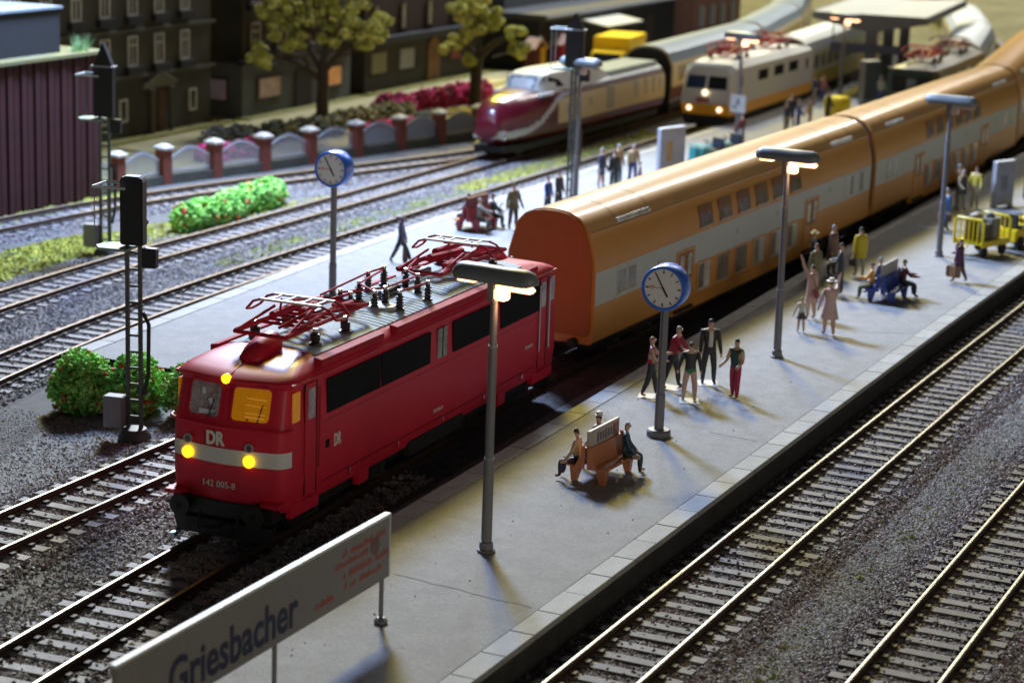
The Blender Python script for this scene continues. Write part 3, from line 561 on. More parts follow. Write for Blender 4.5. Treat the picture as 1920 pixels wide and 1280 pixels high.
def ddcoach(label, p0, p1, first):
    d = Vector(p1) - Vector(p0); L = d.length
    t = thing('double_deck_coach', label, 'coach', (*p0, 0), math.atan2(d.y, d.x), 'orange double deck coaches')
    sec = section(DD); n = len(sec); ng = len(DD)
    b = MB(); b.loft([[(x, y, z) for y, z in sec] for x in (.0, .06, L - .06, L)], m=lambda i, j: 1 if 7 <= j <= n - 9 else 0); b.build('body', [m_or, m_orr], t, smooth=24)
    for x, s_ in ((.0, -1), (L, 1)):
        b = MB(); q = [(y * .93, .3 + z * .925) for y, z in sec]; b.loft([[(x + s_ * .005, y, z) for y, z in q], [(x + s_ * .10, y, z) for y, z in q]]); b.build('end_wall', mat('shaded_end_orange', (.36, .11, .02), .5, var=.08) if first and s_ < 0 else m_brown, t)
        if first and s_ < 0: continue
        b = MB(); b.loft([[(x + s_ * .1, y, z) for y, z in ((-.75, .9), (.75, .9), (.75, 2.9), (-.75, 2.9))], [(x + s_ * .28, y, z) for y, z in ((-.7, .95), (.7, .95), (.7, 2.85), (-.7, 2.85))]]); b.build('gangway', mat('shaded_end_orange', (.50, .17, .025), .5, var=.08) if first and s_ < 0 else m_brown, t)
    for s in (-1, 1):
        yb = lambda z: np.interp(z, [q[1] for q in DD], [q[0] for q in DD])
        b = MB(); b.loft([[(x, s * (1.40 + .008), 1.84), (x, s * 1.408, 2.81)] for x in (.02, L - .02)], closed=False, cap0=False, cap1=False); b.build('white_band', m_cream, t)
        b = MB(); b.tube([(.02, s * 1.175, 3.90), (L - .02, s * 1.175, 3.90)], .028, 6); b.build('roof_gutter', m_orr, t)
        def win(x0, x1, z0, z1, name, pm, frame=m_or, bars=0):
            y0, y1 = s * (yb(z0) + .010), s * (yb(z1) + .010)
            b = MB(); b.loft([[(x0 - .07, y0 , z0 - .07), (x1 + .07, y0, z0 - .07), (x1 + .07, y1, z1 + .07), (x0 - .07, y1, z1 + .07)], [(x0 - .07, y0 + s * .018, z0 - .07), (x1 + .07, y0 + s * .018, z0 - .07), (x1 + .07, y1 + s * .018, z1 + .07), (x0 - .07, y1 + s * .018, z1 + .07)]]); o = b.build(name, frame, t)
            b = MB(); e = s * .022; b.add([(x0, y0 + e, z0), (x1, y0 + e, z0), (x1, y1 + e, z1), (x0, y1 + e, z1)], [(0, 1, 2, 3) if s < 0 else (3, 2, 1, 0)]); b.build('pane', pm, o)
            b = MB(); b.obox(((x0 + x1) / 2, y0 + s * .035, z0 - .03), (x1 - x0 + .1, .03, .03)); b.build('sill', m_panelit, o)
            for k in range(bars): xx = x0 + (x1 - x0) * (k + 1) / (bars + 1); b = MB(); b.box(xx - .03, xx + .03, min(y0 + e, y0 + s * .04), max(y0 + e, y0 + s * .04), z0, z1); b.build('window_bar', frame, o)
            return o
        k = L / 25.5; m_fr = mat('brown_orange_frame', (.22, .085, .02), .5)
        for i in range(6):
            x = (7.95 + i * 1.68) * k; win(x, x + 1.0, 2.98, 3.54, 'upper_window', m_pane if i % 2 else mat('mauve_pane', (.24, .20, .22), .15, var=.5, vs=1.2), m_fr)
            x = (7.80 + i * 1.66) * k; o = win(x + .05, x + 1.02, .98, 1.80, 'lower_window', [m_panelit, m_pane][i in (1, 2)], m_or)
            if i in (0, 3, 4, 5): b = MB(); b.obox((x + .3, s * 1.432, 1.39), (.42, .006, .76)); b.build('dark_pane_half', m_pane, o)
        for x in (1.55, 2.3): win(x, x + .55, 2.0, 2.64, 'end_window', m_pane, m_cream)
        for x in (22.4 * k, 22.9 * k, 24.1 * k): win(x, x + .38, 1.98, 2.66, 'end_window', m_panelit if x < 22.6 * k else m_pane, m_cream)
        for x in (6.0 * k, 17.85 * k):
            b = MB(); b.box(x, x + 1.5, s * 1.402, s * 1.430, .78, 2.46); dr = b.build('door', m_or, t, bevel=.01)
            for a in (.18, .82):
                b = MB(); b.box(x + a, x + a + .48, s * 1.428, s * 1.438, 1.52, 2.36); b.build('door_window', m_fr, dr)
                b = MB(); b.box(x + a + .09, x + a + .39, s * 1.436, s * 1.444, 1.6, 2.3); b.build('door_pane', m_panelit, dr)
            b = MB(); b.box(x + .735, x + .765, s * 1.428, s * 1.436, .8, 2.44); b.build('door_gap', m_brown, dr)
            b = MB(); b.box(x + .05, x + 1.45, s * 1.2, s * 1.46, .52, .60); b.build('door_step', m_black, t)
        b = MB(); b.box(6.0 * k, 19.4 * k, s * 1.18, s * 1.36, .42, .80); b.build('skirt', m_or, t, bevel=.03)
        # roof vent grille with teeth (right side painted pale as if lit white) and roof seams
        for x0, x1 in ((1.9, 4.3), (L - 4.3, L - 1.9)):
            b = MB(); b.obox(((x0 + x1) / 2, s * 1.15, 3.985), (x1 - x0, .05, .05)); gr = b.build('roof_vent', m_panelit if s < 0 else m_orr, t)
            b = MB()
            for x in np.arange(x0 + .08, x1, .2): b.obox((x, s * 1.12, 4.05), (.09, .06, .10))
            b.build('vent_tooth', m_panelit if s < 0 else m_orr, gr)['kind'] = 'stuff'
        for x, z in ((4.6, 2.35), (11.2, 2.35), (15, 2.4), (20.6, 2.45)): b = MB(); b.obox((x * k, s * 1.413, z), (.16, .004, .2)); b.build('coach_mark', mat('pale_mark', (.36, .36, .33), .6), t)
    rf = [q for q in sec if q[1] > 3.93]
    for x in (1.9, 4.3, L - 4.3, L - 1.9):
        b = MB(); b.loft([[(x - .02, y * 1.004, z + .006) for y, z in rf], [(x + .02, y * 1.004, z + .006) for y, z in rf]], closed=False, cap0=False, cap1=False); b.build('roof_seam', m_brown, t)
    b = MB(); b.box(.6, L - .6, -1.1, 1.1, .45, .80); b.build('underframe', m_black, t)
    bogie(t, 3.4, 2.4, .46); bogie(t, L - 3.4, 2.4, .46)
    for x in (-.3, L + .05):
        for y in (-.85, .85): b = MB(); b.tube([(x, y, .78), (x + .25, y, .78)], .13, 10); b.build('buffer', m_black, t)
    return t
ddcoach('orange and white double deck coach directly behind the red locomotive', (16.95, 6.35), (42.3, 5.72), True)
ddcoach('second orange and white double deck coach, behind the platform clocks and lamps', (42.85, 5.70), (66.2, 5.42), False)
ddcoach('third orange coach curving away, cut off by the upper right photo edge', (66.85, 5.5), (88.5, 8.2), False)

# ------------------------------------------------------------------ generic passenger coach for the trains behind
def coach(name, label, p0, p1, m_side_, m_low, m_roof_, m_win, cat='coach', h=3.75, band=None, group=None, nw=10):
    d = Vector(p1) - Vector(p0); L = d.length; t = thing(name, label, cat, (*p0, 0), math.atan2(d.y, d.x), group)
    pr = [(1.32, .75), (1.38, .9), (1.40, 1.6), (1.40, 2.7), (1.33, 2.9), (1.26, 3.05), (1.1, h - .35), (.75, h - .12), (.35, h - .02), (0, h)]
    sec = section(pr); n = len(sec)
    b = MB(); b.loft([[(x, y, z) for y, z in sec] for x in (0, L)], m=lambda i, j: 2 if 4 <= j <= n - 6 else (1 if (j < 2 or j >= n - 3) else 0)); b.build('body', [m_side_, m_low, m_roof_], t, smooth=30)
    for x in (0, L):
        b = MB(); b.loft([[(x - .14, y * .95, z * .97) for y, z in sec], [(x + .14, y * .95, z * .97) for y, z in sec]]); b.build('gangway', m_black, t)
    for s in (-1, 1):
        for k in range(nw):
            x = 1.2 + (L - 3.4) * k / max(1, nw - 1); b = MB(); b.box(x, x + 1.15, s * 1.395, s * 1.42, 1.9, 2.65); b.build('window', m_win, t)
        if band: b = MB(); b.box(.02, L - .02, s * 1.395, s * 1.412, .95, 1.55); b.build('colour_band', band, t)
    b = MB(); b.box(.6, L - .6, -1.1, 1.1, .35, .78); b.build('underframe', m_black, t); bogie(t, 3, 2.4, .46); bogie(t, L - 3, 2.4, .46); return t

# ------------------------------------------------------------------ dark red streamlined diesel railcar
m_tred = mat('railcar_wine_red', (.095, .005, .012), .32, var=.06, coat=.3)
m_tcream = mat('railcar_cream', (.62, .50, .29), .5, var=.05)
m_tsil = mat('railcar_silver', (.55, .56, .57), .35, .3, var=.06)
m_trf = mat('railcar_white_roof', (.66, .68, .64), .5, var=.06)
m_blueg = mat('bluish_glass', (.25, .31, .36), .12, var=.3)
m_steel = mat('blue_grey_roof', (.22, .27, .31), .4, .2, var=.1)
T = thing('streamlined_railcar', 'wine red streamlined railcar with bulbous nose and cream sides', 'railcar', (50.4, 24.78, 0), 0)
TL = 18.6
def tee_sec(x):
    # half width, top height, bottom, along the nose
    e = max(0., 1 - x / 3.6); nose = max(.42, math.sqrt(max(0, 1 - min(1, e) ** 2.4)))
    hw = 1.42 * (nose if x < 5 else 1); hw = max(hw, .12)
    top = np.interp(x, [0, .25, .8, 1.6, 2.6, 3.6, 4.6, 6, 20], [1.75, 2.30, 2.62, 2.80, 2.90, 2.94, 2.96, 2.98, 2.98])
    bot = np.interp(x, [0, .3, 1, 20], [.95, .66, .50, .48])
    return hw, top, bot
b = MB(); rings = []; xs = [0, .025, .05, .08, .12, .22, .35, .5, .7, .9, 1.15, 1.4, 1.7, 2.0, 2.35, 2.7, 3.1, 3.5, 3.9, 4.3, 4.8, 5.3, 5.9, 6.6] + list(np.arange(7.4, TL + .01, .8)) + [TL]
xs = sorted(set([round(float(a), 4) for a in xs] + [round(float(a), 4) for a in np.arange(.6, 7.4, .09)]))
NS = 112; info = []
for x in xs:
    hw, top, bot = tee_sec(x); ring = []
    for k in range(NS):
        a = 2 * math.pi * k / NS; ca, sa = math.cos(a), math.sin(a); ex = np.interp(x, [0, 6], [.9, .55]); zc = bot + (top - bot) * .46
        y = hw * abs(ca) ** ex * (1 if ca > 0 else -1); z = zc + ((top - zc) if sa > 0 else (zc - bot)) * abs(sa) ** ex * (1 if sa > 0 else -1); ring.append((x, y, z))
    rings.append(ring)
def tcol(i, j):
    x = (xs[i] + xs[min(i + 1, len(xs) - 1)]) / 2; z = np.mean([rings[i][j][2], rings[i][(j + 1) % NS][2], rings[i + 1][j][2]]); y = abs(np.mean([rings[i][j][1], rings[i][(j + 1) % NS][1]]))
    zs = np.interp(x, [0, .6, 1.8, 3.0, 4.0, 4.8, 5.6, 7, 20], [1.15, 1.12, 1.22, 1.55, 2.0, 2.35, 2.55, 2.62, 2.62])   # swoop of the pale stripe
    if abs(z - zs) < np.interp(x, [0, 2, 4, 5.5, 7], [.19, .17, .15, .10, .03]): return 2
    if x > 4.9 and 1.25 < z < min(zs - .12, 2.5): return 1
    if x > 6.4 and z > 2.7: return 3
    return 0
b.loft(rings, m=tcol); b.build('body', [m_tred, m_tcream, m_tsil, m_trf], T, smooth=50)
# raised cab with windows and long white roof fairing
b = MB(); rings2 = []
for x, hw, z1 in ((3.5, .62, 2.9), (3.75, .78, 3.30), (4.1, .86, 3.62), (4.9, .92, 3.72), (6.0, 1.0, 3.72), (9.5, 1.0, 3.66), (10.6, .95, 3.5), (11.8, .9, 3.2)):
    rings2.append([(x, -hw * 1.18, 2.78), (x, -hw, z1 - .12), (x, -hw * .6, z1), (x, hw * .6, z1), (x, hw, z1 - .12), (x, hw * 1.18, 2.78)])
b.loft(rings2, m=lambda i, j: 0); CAB = b.build('cab_fairing', m_trf, T, smooth=35)
for s in (-1, 1):
    b = MB(); b.add([(3.62, s * .03, 2.98), (3.62, s * .66, 2.98), (3.98, s * .70, 3.5), (3.98, s * .03, 3.5)], [(0, 1, 2, 3)]); b.build('cab_windscreen', m_blueg, CAB, loc=(-.03, 0, .02))
    b = MB(); b.add([(3.72, s * .84, 2.98), (4.0, s * .91, 3.5), (4.35, s * .94, 3.5), (4.3, s * .98, 2.95)], [(0, 1, 2, 3)]); b.build('cab_side_window', m_blueg, CAB)
    b = MB(); b.add([(4.5, s * .98, 2.95), (4.55, s * .95, 3.46), (5.6, s * 1.06, 3.25), (6.0, s * 1.18, 2.92)], [(0, 1, 2, 3)]); b.build('cab_side_grille', m_dgrille, CAB)
    b = MB(); b.tube([(3.2, s * 1.15, 2.72), (4.4, s * 1.30, 2.74)], .09, 8); b.build('pale_side_fin', m_trf, T)
    for x, w_, z0, z1 in ((5.9, .35, 1.6, 2.05), (8.6, .3, 1.75, 2.1), (10.8, .9, 1.35, 2.5), (14.4, .55, 1.6, 2.45), (15.7, .5, 1.6, 2.45), (16.8, .5, 1.6, 2.45), (17.7, .4, 1.6, 2.45)):
        b = MB(); b.box(x, x + w_, s * 1.40, s * 1.435, z0, z1); b.build('side_window' if z1 - z0 < 1 else 'door', mat('greyish_pane', (.33, .32, .27), .3, var=.3), T)
    b = MB(); b.lathe([(.13, .03), (.13, -.03), (.01, -.05)], 14, (.42, s * .72, 1.02), axis='x'); b.build('headlamp', m_chrome, T, smooth=40)
b = MB(); b.box(11.8, TL - .05, -1.02, 1.02, 2.86, 3.10); b.build('rear_roof', m_steel, T, bevel=.10)
b = MB(); b.lathe([(.16, 0), (.16, -.05), (.01, -.06)], 14, (.26, 0, 2.12), axis='x'); b.build('nose_emblem', m_black, T)
b = MB(); b.lathe([(.34, 0), (.30, -.05), (.01, -.06)], 16, (.12, -.1, 1.62), axis='x'); b.build('nose_badge', mat('bronze_badge', (.26, .14, .06), .4, .5), T)
text('VT 11', .16, m_tsil, T, (1.05, -1.02, 1.08), (R(90), 0, R(-42)), .006)
b = MB(); b.loft([[(.35, -.75, .32), (.35, .75, .32), (.25, .75, .62), (.25, -.75, .62)], [(1.6, -1.2, .30), (1.6, 1.2, .30), (1.6, 1.2, .62), (1.6, -1.2, .62)], [(TL - .3, -1.2, .3), (TL - .3, 1.2, .3), (TL - .3, 1.2, .6), (TL - .3, -1.2, .6)]]); b.build('underframe', m_black, T)
b = MB(); b.obox((.33, .30, .66), (.06, .5, .16)); b.build('number_plate', m_blueg, T)
for x in (9.0, 10.0, 11.2): b = MB(); b.lathe([(.14, 0), (.14, .10), (.06, .16)], 12, (x, .35, 3.66)); b.build('roof_vent', m_trf, T)
bogie(T, 3.2, 2.6, .46); bogie(T, 15.6, 2.6, .46)
m_silr = mat('silver_coach_roof', (.25, .30, .35), .4, .2, var=.05)
coach('silver_roof_coach', 'cream and wine red coach with silver roof coupled to the streamlined railcar', (69.9, 24.72), (88, 25.75), m_tcream, m_tred, m_silr, m_pane, band=m_tred)
coach('silver_roof_coach', 'second silver roofed coach curving away behind the streamlined railcar', (88.6, 25.85), (105, 28.9), m_tcream, m_tred, m_silr, m_pane, band=m_tred)
coach('silver_roof_coach', 'farthest silver roofed coach at the upper photo edge behind the brown house', (105.6, 29.0), (121, 33.4), m_tcream, m_tred, m_silr, m_pane, band=m_tred)

# ------------------------------------------------------------------ white and orange electric locomotive (and its coach)
m_wh = mat('engine_pale_grey', (.66, .65, .61), .45, var=.04); m_whr = mat('engine_white_roof', (.74, .75, .74), .45, var=.04)
m_yor = mat('engine_orange_band', (.88, .42, .02), .45, var=.05)
m_lampw = mat('lit_lamp_white', (1, .9, .75), .2, var=0, emit=(1, .82, .55), es=2.2)
E1 = thing('electric_locomotive', 'pale grey electric locomotive with orange lower band and two red pantographs', 'locomotive', (65.9, 19.95, 0), R(.8))
EL = 14.2
b = MB()
def esec(x, hw, top, lean): return [(x, -hw, .85), (x, -hw, 2.9), (x, -hw * .95, 3.2), (x, -hw * .72, top), (x, hw * .72, top), (x, hw * .95, 3.2), (x, hw, 2.9), (x, hw, .85)]
fr0 = [(.20, -1.2, .85), (0, -1.25, 1.5), (.45, -1.18, 2.9), (.75, -.9, 3.25), (.75, .9, 3.25), (.45, 1.18, 2.9), (0, 1.25, 1.5), (.20, 1.2, .85)]
b.loft([fr0, esec(.9, 1.42, 3.42, 0), esec(2.2, 1.42, 3.52, 0), esec(EL - 1.5, 1.42, 3.52, 0), esec(EL, 1.35, 3.35, 0)], m=lambda i, j: 1 if j in (2, 3, 4) else 0); b.build('body', [m_wh, m_whr], E1, smooth=28)
b = MB(); b.loft([[(.19, -1.21, .84), (-.01, -1.27, 1.40), (-.01, 1.27, 1.40), (.19, 1.21, .84)], [(.6, -1.36, .84), (.6, -1.36, 1.40), (.6, 1.36, 1.40), (.6, 1.36, .84)], [(.95, -1.432, .84), (.95, -1.432, 1.40), (.95, 1.432, 1.40), (.95, 1.432, .84)], [(EL - .3, -1.432, .84), (EL - .3, -1.432, 1.40), (EL - .3, 1.432, 1.40), (EL - .3, 1.432, .84)]]); b.build('orange_band', m_yor, E1, smooth=30)
for s in (-1, 1):
    b = MB(); b.add([(.20, s * .08, 2.18), (.20, s * 1.10, 2.18), (.43, s * 1.05, 2.82), (.43, s * .08, 2.82)], [(0, 1, 2, 3)]); b.build('windscreen', m_glassd if s < 0 else mat('blue_dark_glass', (.04, .06, .12), .1, var=0), E1, loc=(-.035, 0, 0))
    b = MB(); b.add([(.17, s * .02, 2.12), (.17, s * 1.18, 2.12), (.45, s * 1.12, 2.88), (.45, s * .02, 2.88)], [(0, 1, 2, 3)]); b.build('windscreen_frame', m_whr, E1, loc=(-.02, 0, 0))
    b = MB(); b.lathe([(.13, 0), (.13, -.04), (.01, -.06)], 14, (.03, s * .82, 1.18), axis='x'); b.build('headlamp', m_lampw, E1)
    for x in (4.3, 7.0, 9.6): b = MB(); b.box(x, x + 1.6, s * 1.415, s * 1.435, 2.35, 2.88); b.build('side_window', m_dgrille, E1)
    for x in (1.2, 12.6): b = MB(); b.box(x, x + .6, s * 1.415, s * 1.43, 1.45, 2.9); b.build('door', m_wh, E1); b = MB(); b.box(x + .1, x + .5, s * 1.43, s * 1.44, 2.25, 2.8); b.build('door_window', m_glassd, E1)
    for y in (.88,): b = MB(); b.tube([(.1, s * y, .72), (-.2, s * y, .72)], .1, 8); b.lathe([(.01, 0), (.22, 0), (.22, .05), (.01, .06)], 14, (-.25, s * y, .72), axis='x'); b.build('buffer', m_black, E1)
b = MB(); b.lathe([(.15, 0), (.15, -.04), (.01, -.06)], 14, (.10, .02, 2.0), axis='x'); b.build('headlamp', m_lampw, E1)
b = MB(); b.obox((.02, .1, 1.62), (.03, .7, .26)); b.build('front_lettering', mat('dull_red_mark', (.45, .12, .10), .5), E1)
b = MB(); b.box(.25, EL - .2, -1.15, 1.15, .30, .86); b.build('underframe', m_black, E1); bogie(E1, 3.2, 3.0, .55); bogie(E1, EL - 3.2, 3.0, .55)
m_rp = mat('bright_pantograph_red', (.42, .02, .03), .45)
pantograph(E1, 3.0, 1, 3.50, m_rp, head=m_rp); pantograph(E1, EL - 3.4, -1, 3.50, m_rp, head=m_rp)
b = MB(); b.tube([(5.2, .3, 3.8), (8.6, .3, 3.8)], .03, 6); b.build('roof_conductor', m_rp, E1)
for x in (5.4, 7, 8.4): insulator(E1, x, .3, 3.5, .28)
coach('yellow_band_coach', 'white and yellow coach behind the pale grey locomotive', (80.6, 20.55), (99, 21.9), mat('pale_yellow_side', (.74, .70, .46), .5), m_yor, m_whr, m_pane, band=mat('coach_yellow_band', (.75, .55, .05), .5))  # cream-yellow side: warm lamp light put into the colour
coach('yellow_band_coach', 'white and yellow coach half hidden under the platform canopy', (99.6, 22.0), (118, 26.2), mat('pale_yellow_side', (.74, .70, .46), .5), m_yor, m_whr, m_pane, band=mat('coach_yellow_band', (.75, .55, .05), .5))

# ------------------------------------------------------------------ dark green electric locomotive with silver coach
m_gn = mat('engine_dark_green', (.018, .055, .035), .45, var=.1); m_grf = mat('engine_grey_roof', (.16, .155, .15), .5, var=.2, vs=2)
E2 = thing('electric_locomotive', 'dark green electric locomotive with three front windows and red pantograph', 'locomotive', (72.9, 11.1, 0), R(2.2))
b = MB(); b.loft([[(x, -hw, .8), (x, -hw, 2.95), (x, -hw * .9, 3.25), (x, -hw * .45, t_), (x, hw * .45, t_), (x, hw * .9, 3.25), (x, hw, 2.95), (x, hw, .8)] for x, hw, t_ in ((0, 1.05, 3.3), (.35, 1.38, 3.5), (12.2, 1.4, 3.55), (12.6, 1.1, 3.3))], m=lambda i, j: 1 if j in (2, 3, 4) else 0); b.build('body', [m_gn, m_grf], E2, smooth=30)
for y in (-.78, 0, .78): b = MB(); b.obox((-.012 if y == 0 else .10, y, 2.5), (.04, .52, .62), rz=-.45 * np.sign(y)); b.build('windscreen', mat('grey_green_glass', (.11, .14, .11), .15, var=.3), E2)
b = MB(); b.obox((.0, 0, 2.5), (.05, 2.05, .82)); b.build('windscreen_surround', m_black, E2)
b = MB(); b.loft([[(-.02, -1.1, 3.22), (.35, -1.42, 3.2), (.35, 1.42, 3.2), (-.02, 1.1, 3.22)], [(-.02, -1.1, 3.30), (.35, -1.42, 3.30), (.35, 1.42, 3.30), (-.02, 1.1, 3.30)]]); b.build('roof_brow', m_grf, E2)
b = MB(); b.obox((-.03, 0, 2.02), (.05, 2.1, .10)); b.build('green_ledge', mat('pale_green_line', (.16, .22, .17), .5), E2)
for s in (-1, 1):
    for x in (1, 4, 7, 10): b = MB(); b.box(x, x + 1.2, s * 1.39, s * 1.415, 2.3, 2.9); b.build('side_window', m_glassd, E2)
b = MB(); b.box(.4, 12.2, -1.1, 1.1, .3, .82); b.build('underframe', m_black, E2); bogie(E2, 3, 3, .5); bogie(E2, 9.6, 3, .5)
pantograph(E2, 1.9, 1, 3.52, m_rp, head=m_rp); pantograph(E2, 8.6, 1, 3.52, mat('rusty_pantograph', (.30, .13, .09), .5), head=m_grf)
for x in (5.0, 5.8, 6.6): insulator(E2, x, -.4, 3.5, .3)
m_slv = mat('pale_silver_roof', (.55, .60, .66), .45, .1, var=.05); m_yg = mat('yellow_lit_side', (.50, .46, .25), .5)  # coach sides carry the tint of yellow light in their colour
coach('pale_silver_coach', 'pale silver coach curving up behind the dark green locomotive', (86.4, 12.0), (101, 14.7), m_yg, m_grey, m_slv, m_pane)
coach('pale_silver_coach', 'farther pale silver coach at the upper photo edge right of the canopy', (101.6, 14.85), (115, 18.9), m_yg, m_grey, m_slv, m_pane)
# ------------------------------------------------------------------ platform lamps
m_post = mat('lamp_post_grey', (.16, .16, .165), .5, var=.1)
m_lamph = mat('lamp_head_grey', (.16, .18, .19), .42, var=.15, vs=4)
m_glow = mat('glowing_lamp_tube', (1, .7, .5), .3, var=0, emit=(1, .50, .26), es=3.2)
m_glowd = mat('dull_lamp_tube', (.55, .42, .36), .4, var=0)
def lamp(label, x, y, lit, h=5.75, rz=0, z=PZ, k=1., tilt=0.):
    t = thing('platform_lamp', label, 'lamp', (x, y, z), rz, 'platform lamps'); t.rotation_euler[0] = tilt
    b = MB(); b.lathe([(.19, 0), (.19, .04), (.15, .06), (.14, .20), (.115, .22)], 12); b.build('base', m_post, t, smooth=40)
    b = MB(); b.lathe([(.112, .2), (.108, 1.95), (.09, 1.97), (.088, 4.35 * h / 5.75), (.075, 4.4 * h / 5.75), (.07, h - .35)], 12); b.build('post', m_post, t, smooth=40)
    b = MB(); b.lathe([(.098, 1.96), (.098, 2.0)], 12); b.lathe([(.095, 4.3 * h / 5.75), (.095, 4.36 * h / 5.75)], 12); b.build('joint_ring', mat('pale_ring', (.26, .25, .25), .5), t)
    b = MB(); rings = []; HL = .98
    for y_ in (-HL, -HL + .04, -HL + .12, -HL + .25, -.3, .3, HL - .25, HL - .12, HL - .04, HL):
        e = max(0, (abs(y_) - (HL - .27)) / .27); r = .27 * math.sqrt(max(.02, 1 - e ** 2.2))
        rings.append([(r * math.cos(R(a)) * .95, y_, h + r * .98 * math.sin(R(a)) - .02) for a in range(0, 181, 20)] + [(-r * .8, y_, h - .09 * r / .27), (r * .8, y_, h - .09 * r / .27)])
    b.loft(rings); b.build('lamp_head', m_lamph, t, smooth=40)
    for y0, y1 in ((-.90, -.06), (.42, .86)):
        b = MB(); b.box(-.12, .12, y0, y1, h - .22 if y0 < 0 else h - .16, h - .10); b.build('lamp_tube', m_glow if lit else m_glowd, t, bevel=.04)
    b = MB(); b.box(-.13, .13, -.30, -.04, h - .44, h - .2); b.build('lamp_socket', m_glow if lit else m_glowd, t, bevel=.03)
    b = MB(); b.box(-.08, .08, -.03, .14, h - .5, h - .1); b.build('bracket', m_post, t, bevel=.02)
    if lit:
        l = bpy.data.lights.new('lamp_bulb', 'POINT'); l.energy = .0018 * k; l.color = (1, .55, .28); l.shadow_soft_size = .12 * S
        lo = bpy.data.objects.new('lamp_bulb', l); COL.objects.link(lo); lo.parent = t; lo.location = (0, -.35, h - .62)
    return t
lamp('lit platform lamp standing before the side of the red locomotive', 0, 0, True, rz=R(-6))
lamp('lit platform lamp beside the waving woman, before the first orange coach', 19.5, .3, True, rz=R(-8), tilt=R(-.6))
lamp('unlit platform lamp beside the blue man, before the second orange coach', 37.4, .25, False, 5.55, R(-8))
lamp('unlit platform lamp beside the signal mast before the streamlined railcar', 39.0, 15.25, False, 5.6, R(-12))
L5 = lamp('lit platform lamp in front of the pale grey locomotive, with a white square plate', 60.9, 16.35, True, 4.95, R(-12), k=.6)
lamp('lit platform lamp under the front edge of the canopy', 78.2, 16.5, True, 4.8, R(-12), k=.6)
b = MB(); b.obox((-.12, -.05, 1.75), (.06, .85, .85)); pl = b.build('notice_plate', mat('notice_white', (.55, .55, .52), .5), L5, bevel=.01)
b = MB(); b.obox((-.155, -.05, 1.85), (.01, .18, .30)); b.obox((-.155, .12, 1.6), (.01, .22, .10)); b.build('notice_print', mat('notice_ink', (.2, .2, .2), .6), pl)

# ------------------------------------------------------------------ station clocks
m_blue = mat('clock_blue', (.03, .14, .62), .35, var=.08, coat=.2)
m_face = mat('clock_face', (.72, .72, .70), .5, var=.03)
m_ink = mat('clock_ink', (.02, .02, .025), .5, var=0)
m_redink = mat('clock_red', (.6, .03, .03), .5, var=0)
def clock(label, x, y, rz, h=3.75, base=True):
    t = thing('station_clock', label, 'clock', (x, y, PZ), rz, 'blue station clocks')
    b = MB(); b.lathe([(.30, 0), (.30, .12), (.26, .16), (.1, .17)], 24); b.build('base', m_post, t, smooth=30)
    b = MB(); b.lathe([(.125, .15), (.125, 1.05), (.105, 1.08), (.10, h - .5)], 8); b.build('post', m_post, t)
    b = MB(); r = .56
    b.lathe([(r * .84, -.235), (r * .86, -.27), (r * .97, -.27), (r, -.24), (r, .24), (r * .97, .27), (r * .86, .27), (r * .84, .235)], 40, (0, 0, h), axis='x'); d = b.build('drum', m_blue, t, smooth=30)
    for s in (-1, 1):
        b = MB(); b.lathe([(.01, 0), (r * .85, 0), (r * .85, .01), (.01, .01)], 36, (s * .24 - .005, 0, h), axis='x'); f = b.build('dial', m_face, d)
        P = lambda rr, a: (s * .252, -s * -rr * math.sin(R(a)) * -1, h + rr * math.cos(R(a)))
        def P(rr, a): return (s * .252, s * rr * math.sin(R(a)), h + rr * math.cos(R(a)))
        for k in range(12):
            a = 30 * k; q0, q1 = P(r * .66, a), P(r * .79, a); b = MB(); b.tube([q0, q1], .016 if k % 3 else .02, 4); b.build('hour_mark', m_ink, f)
        for a, l0, l1, w_, mm, nm in ((331, -.10, .66, .018, m_ink, 'minute_hand'), (149, -.08, .42, .026, m_ink, 'hour_hand'), (271, -.1, .72, .008, m_redink, 'second_hand')):
            b = MB(); b.tube([P(r * l0, a), P(r * l1, a)], w_, 4); b.build(nm, mm, f)
        b = MB(); b.lathe([(.045, -.006), (.045, .006)], 12, P(r * .5, 271), axis='x'); b.lathe([(.028, -.008), (.028, .008)], 12, P(r * .5, 271), axis='x', m=1); b.build('second_hand_ring', [m_redink, m_face], f)
    return t
clock('blue station clock on the near platform above the five standing figures', 10.05, .18, R(4))
clock('blue station clock on the middle platform behind the red locomotive roof', 19.15, 14.75, R(2), 4.05)

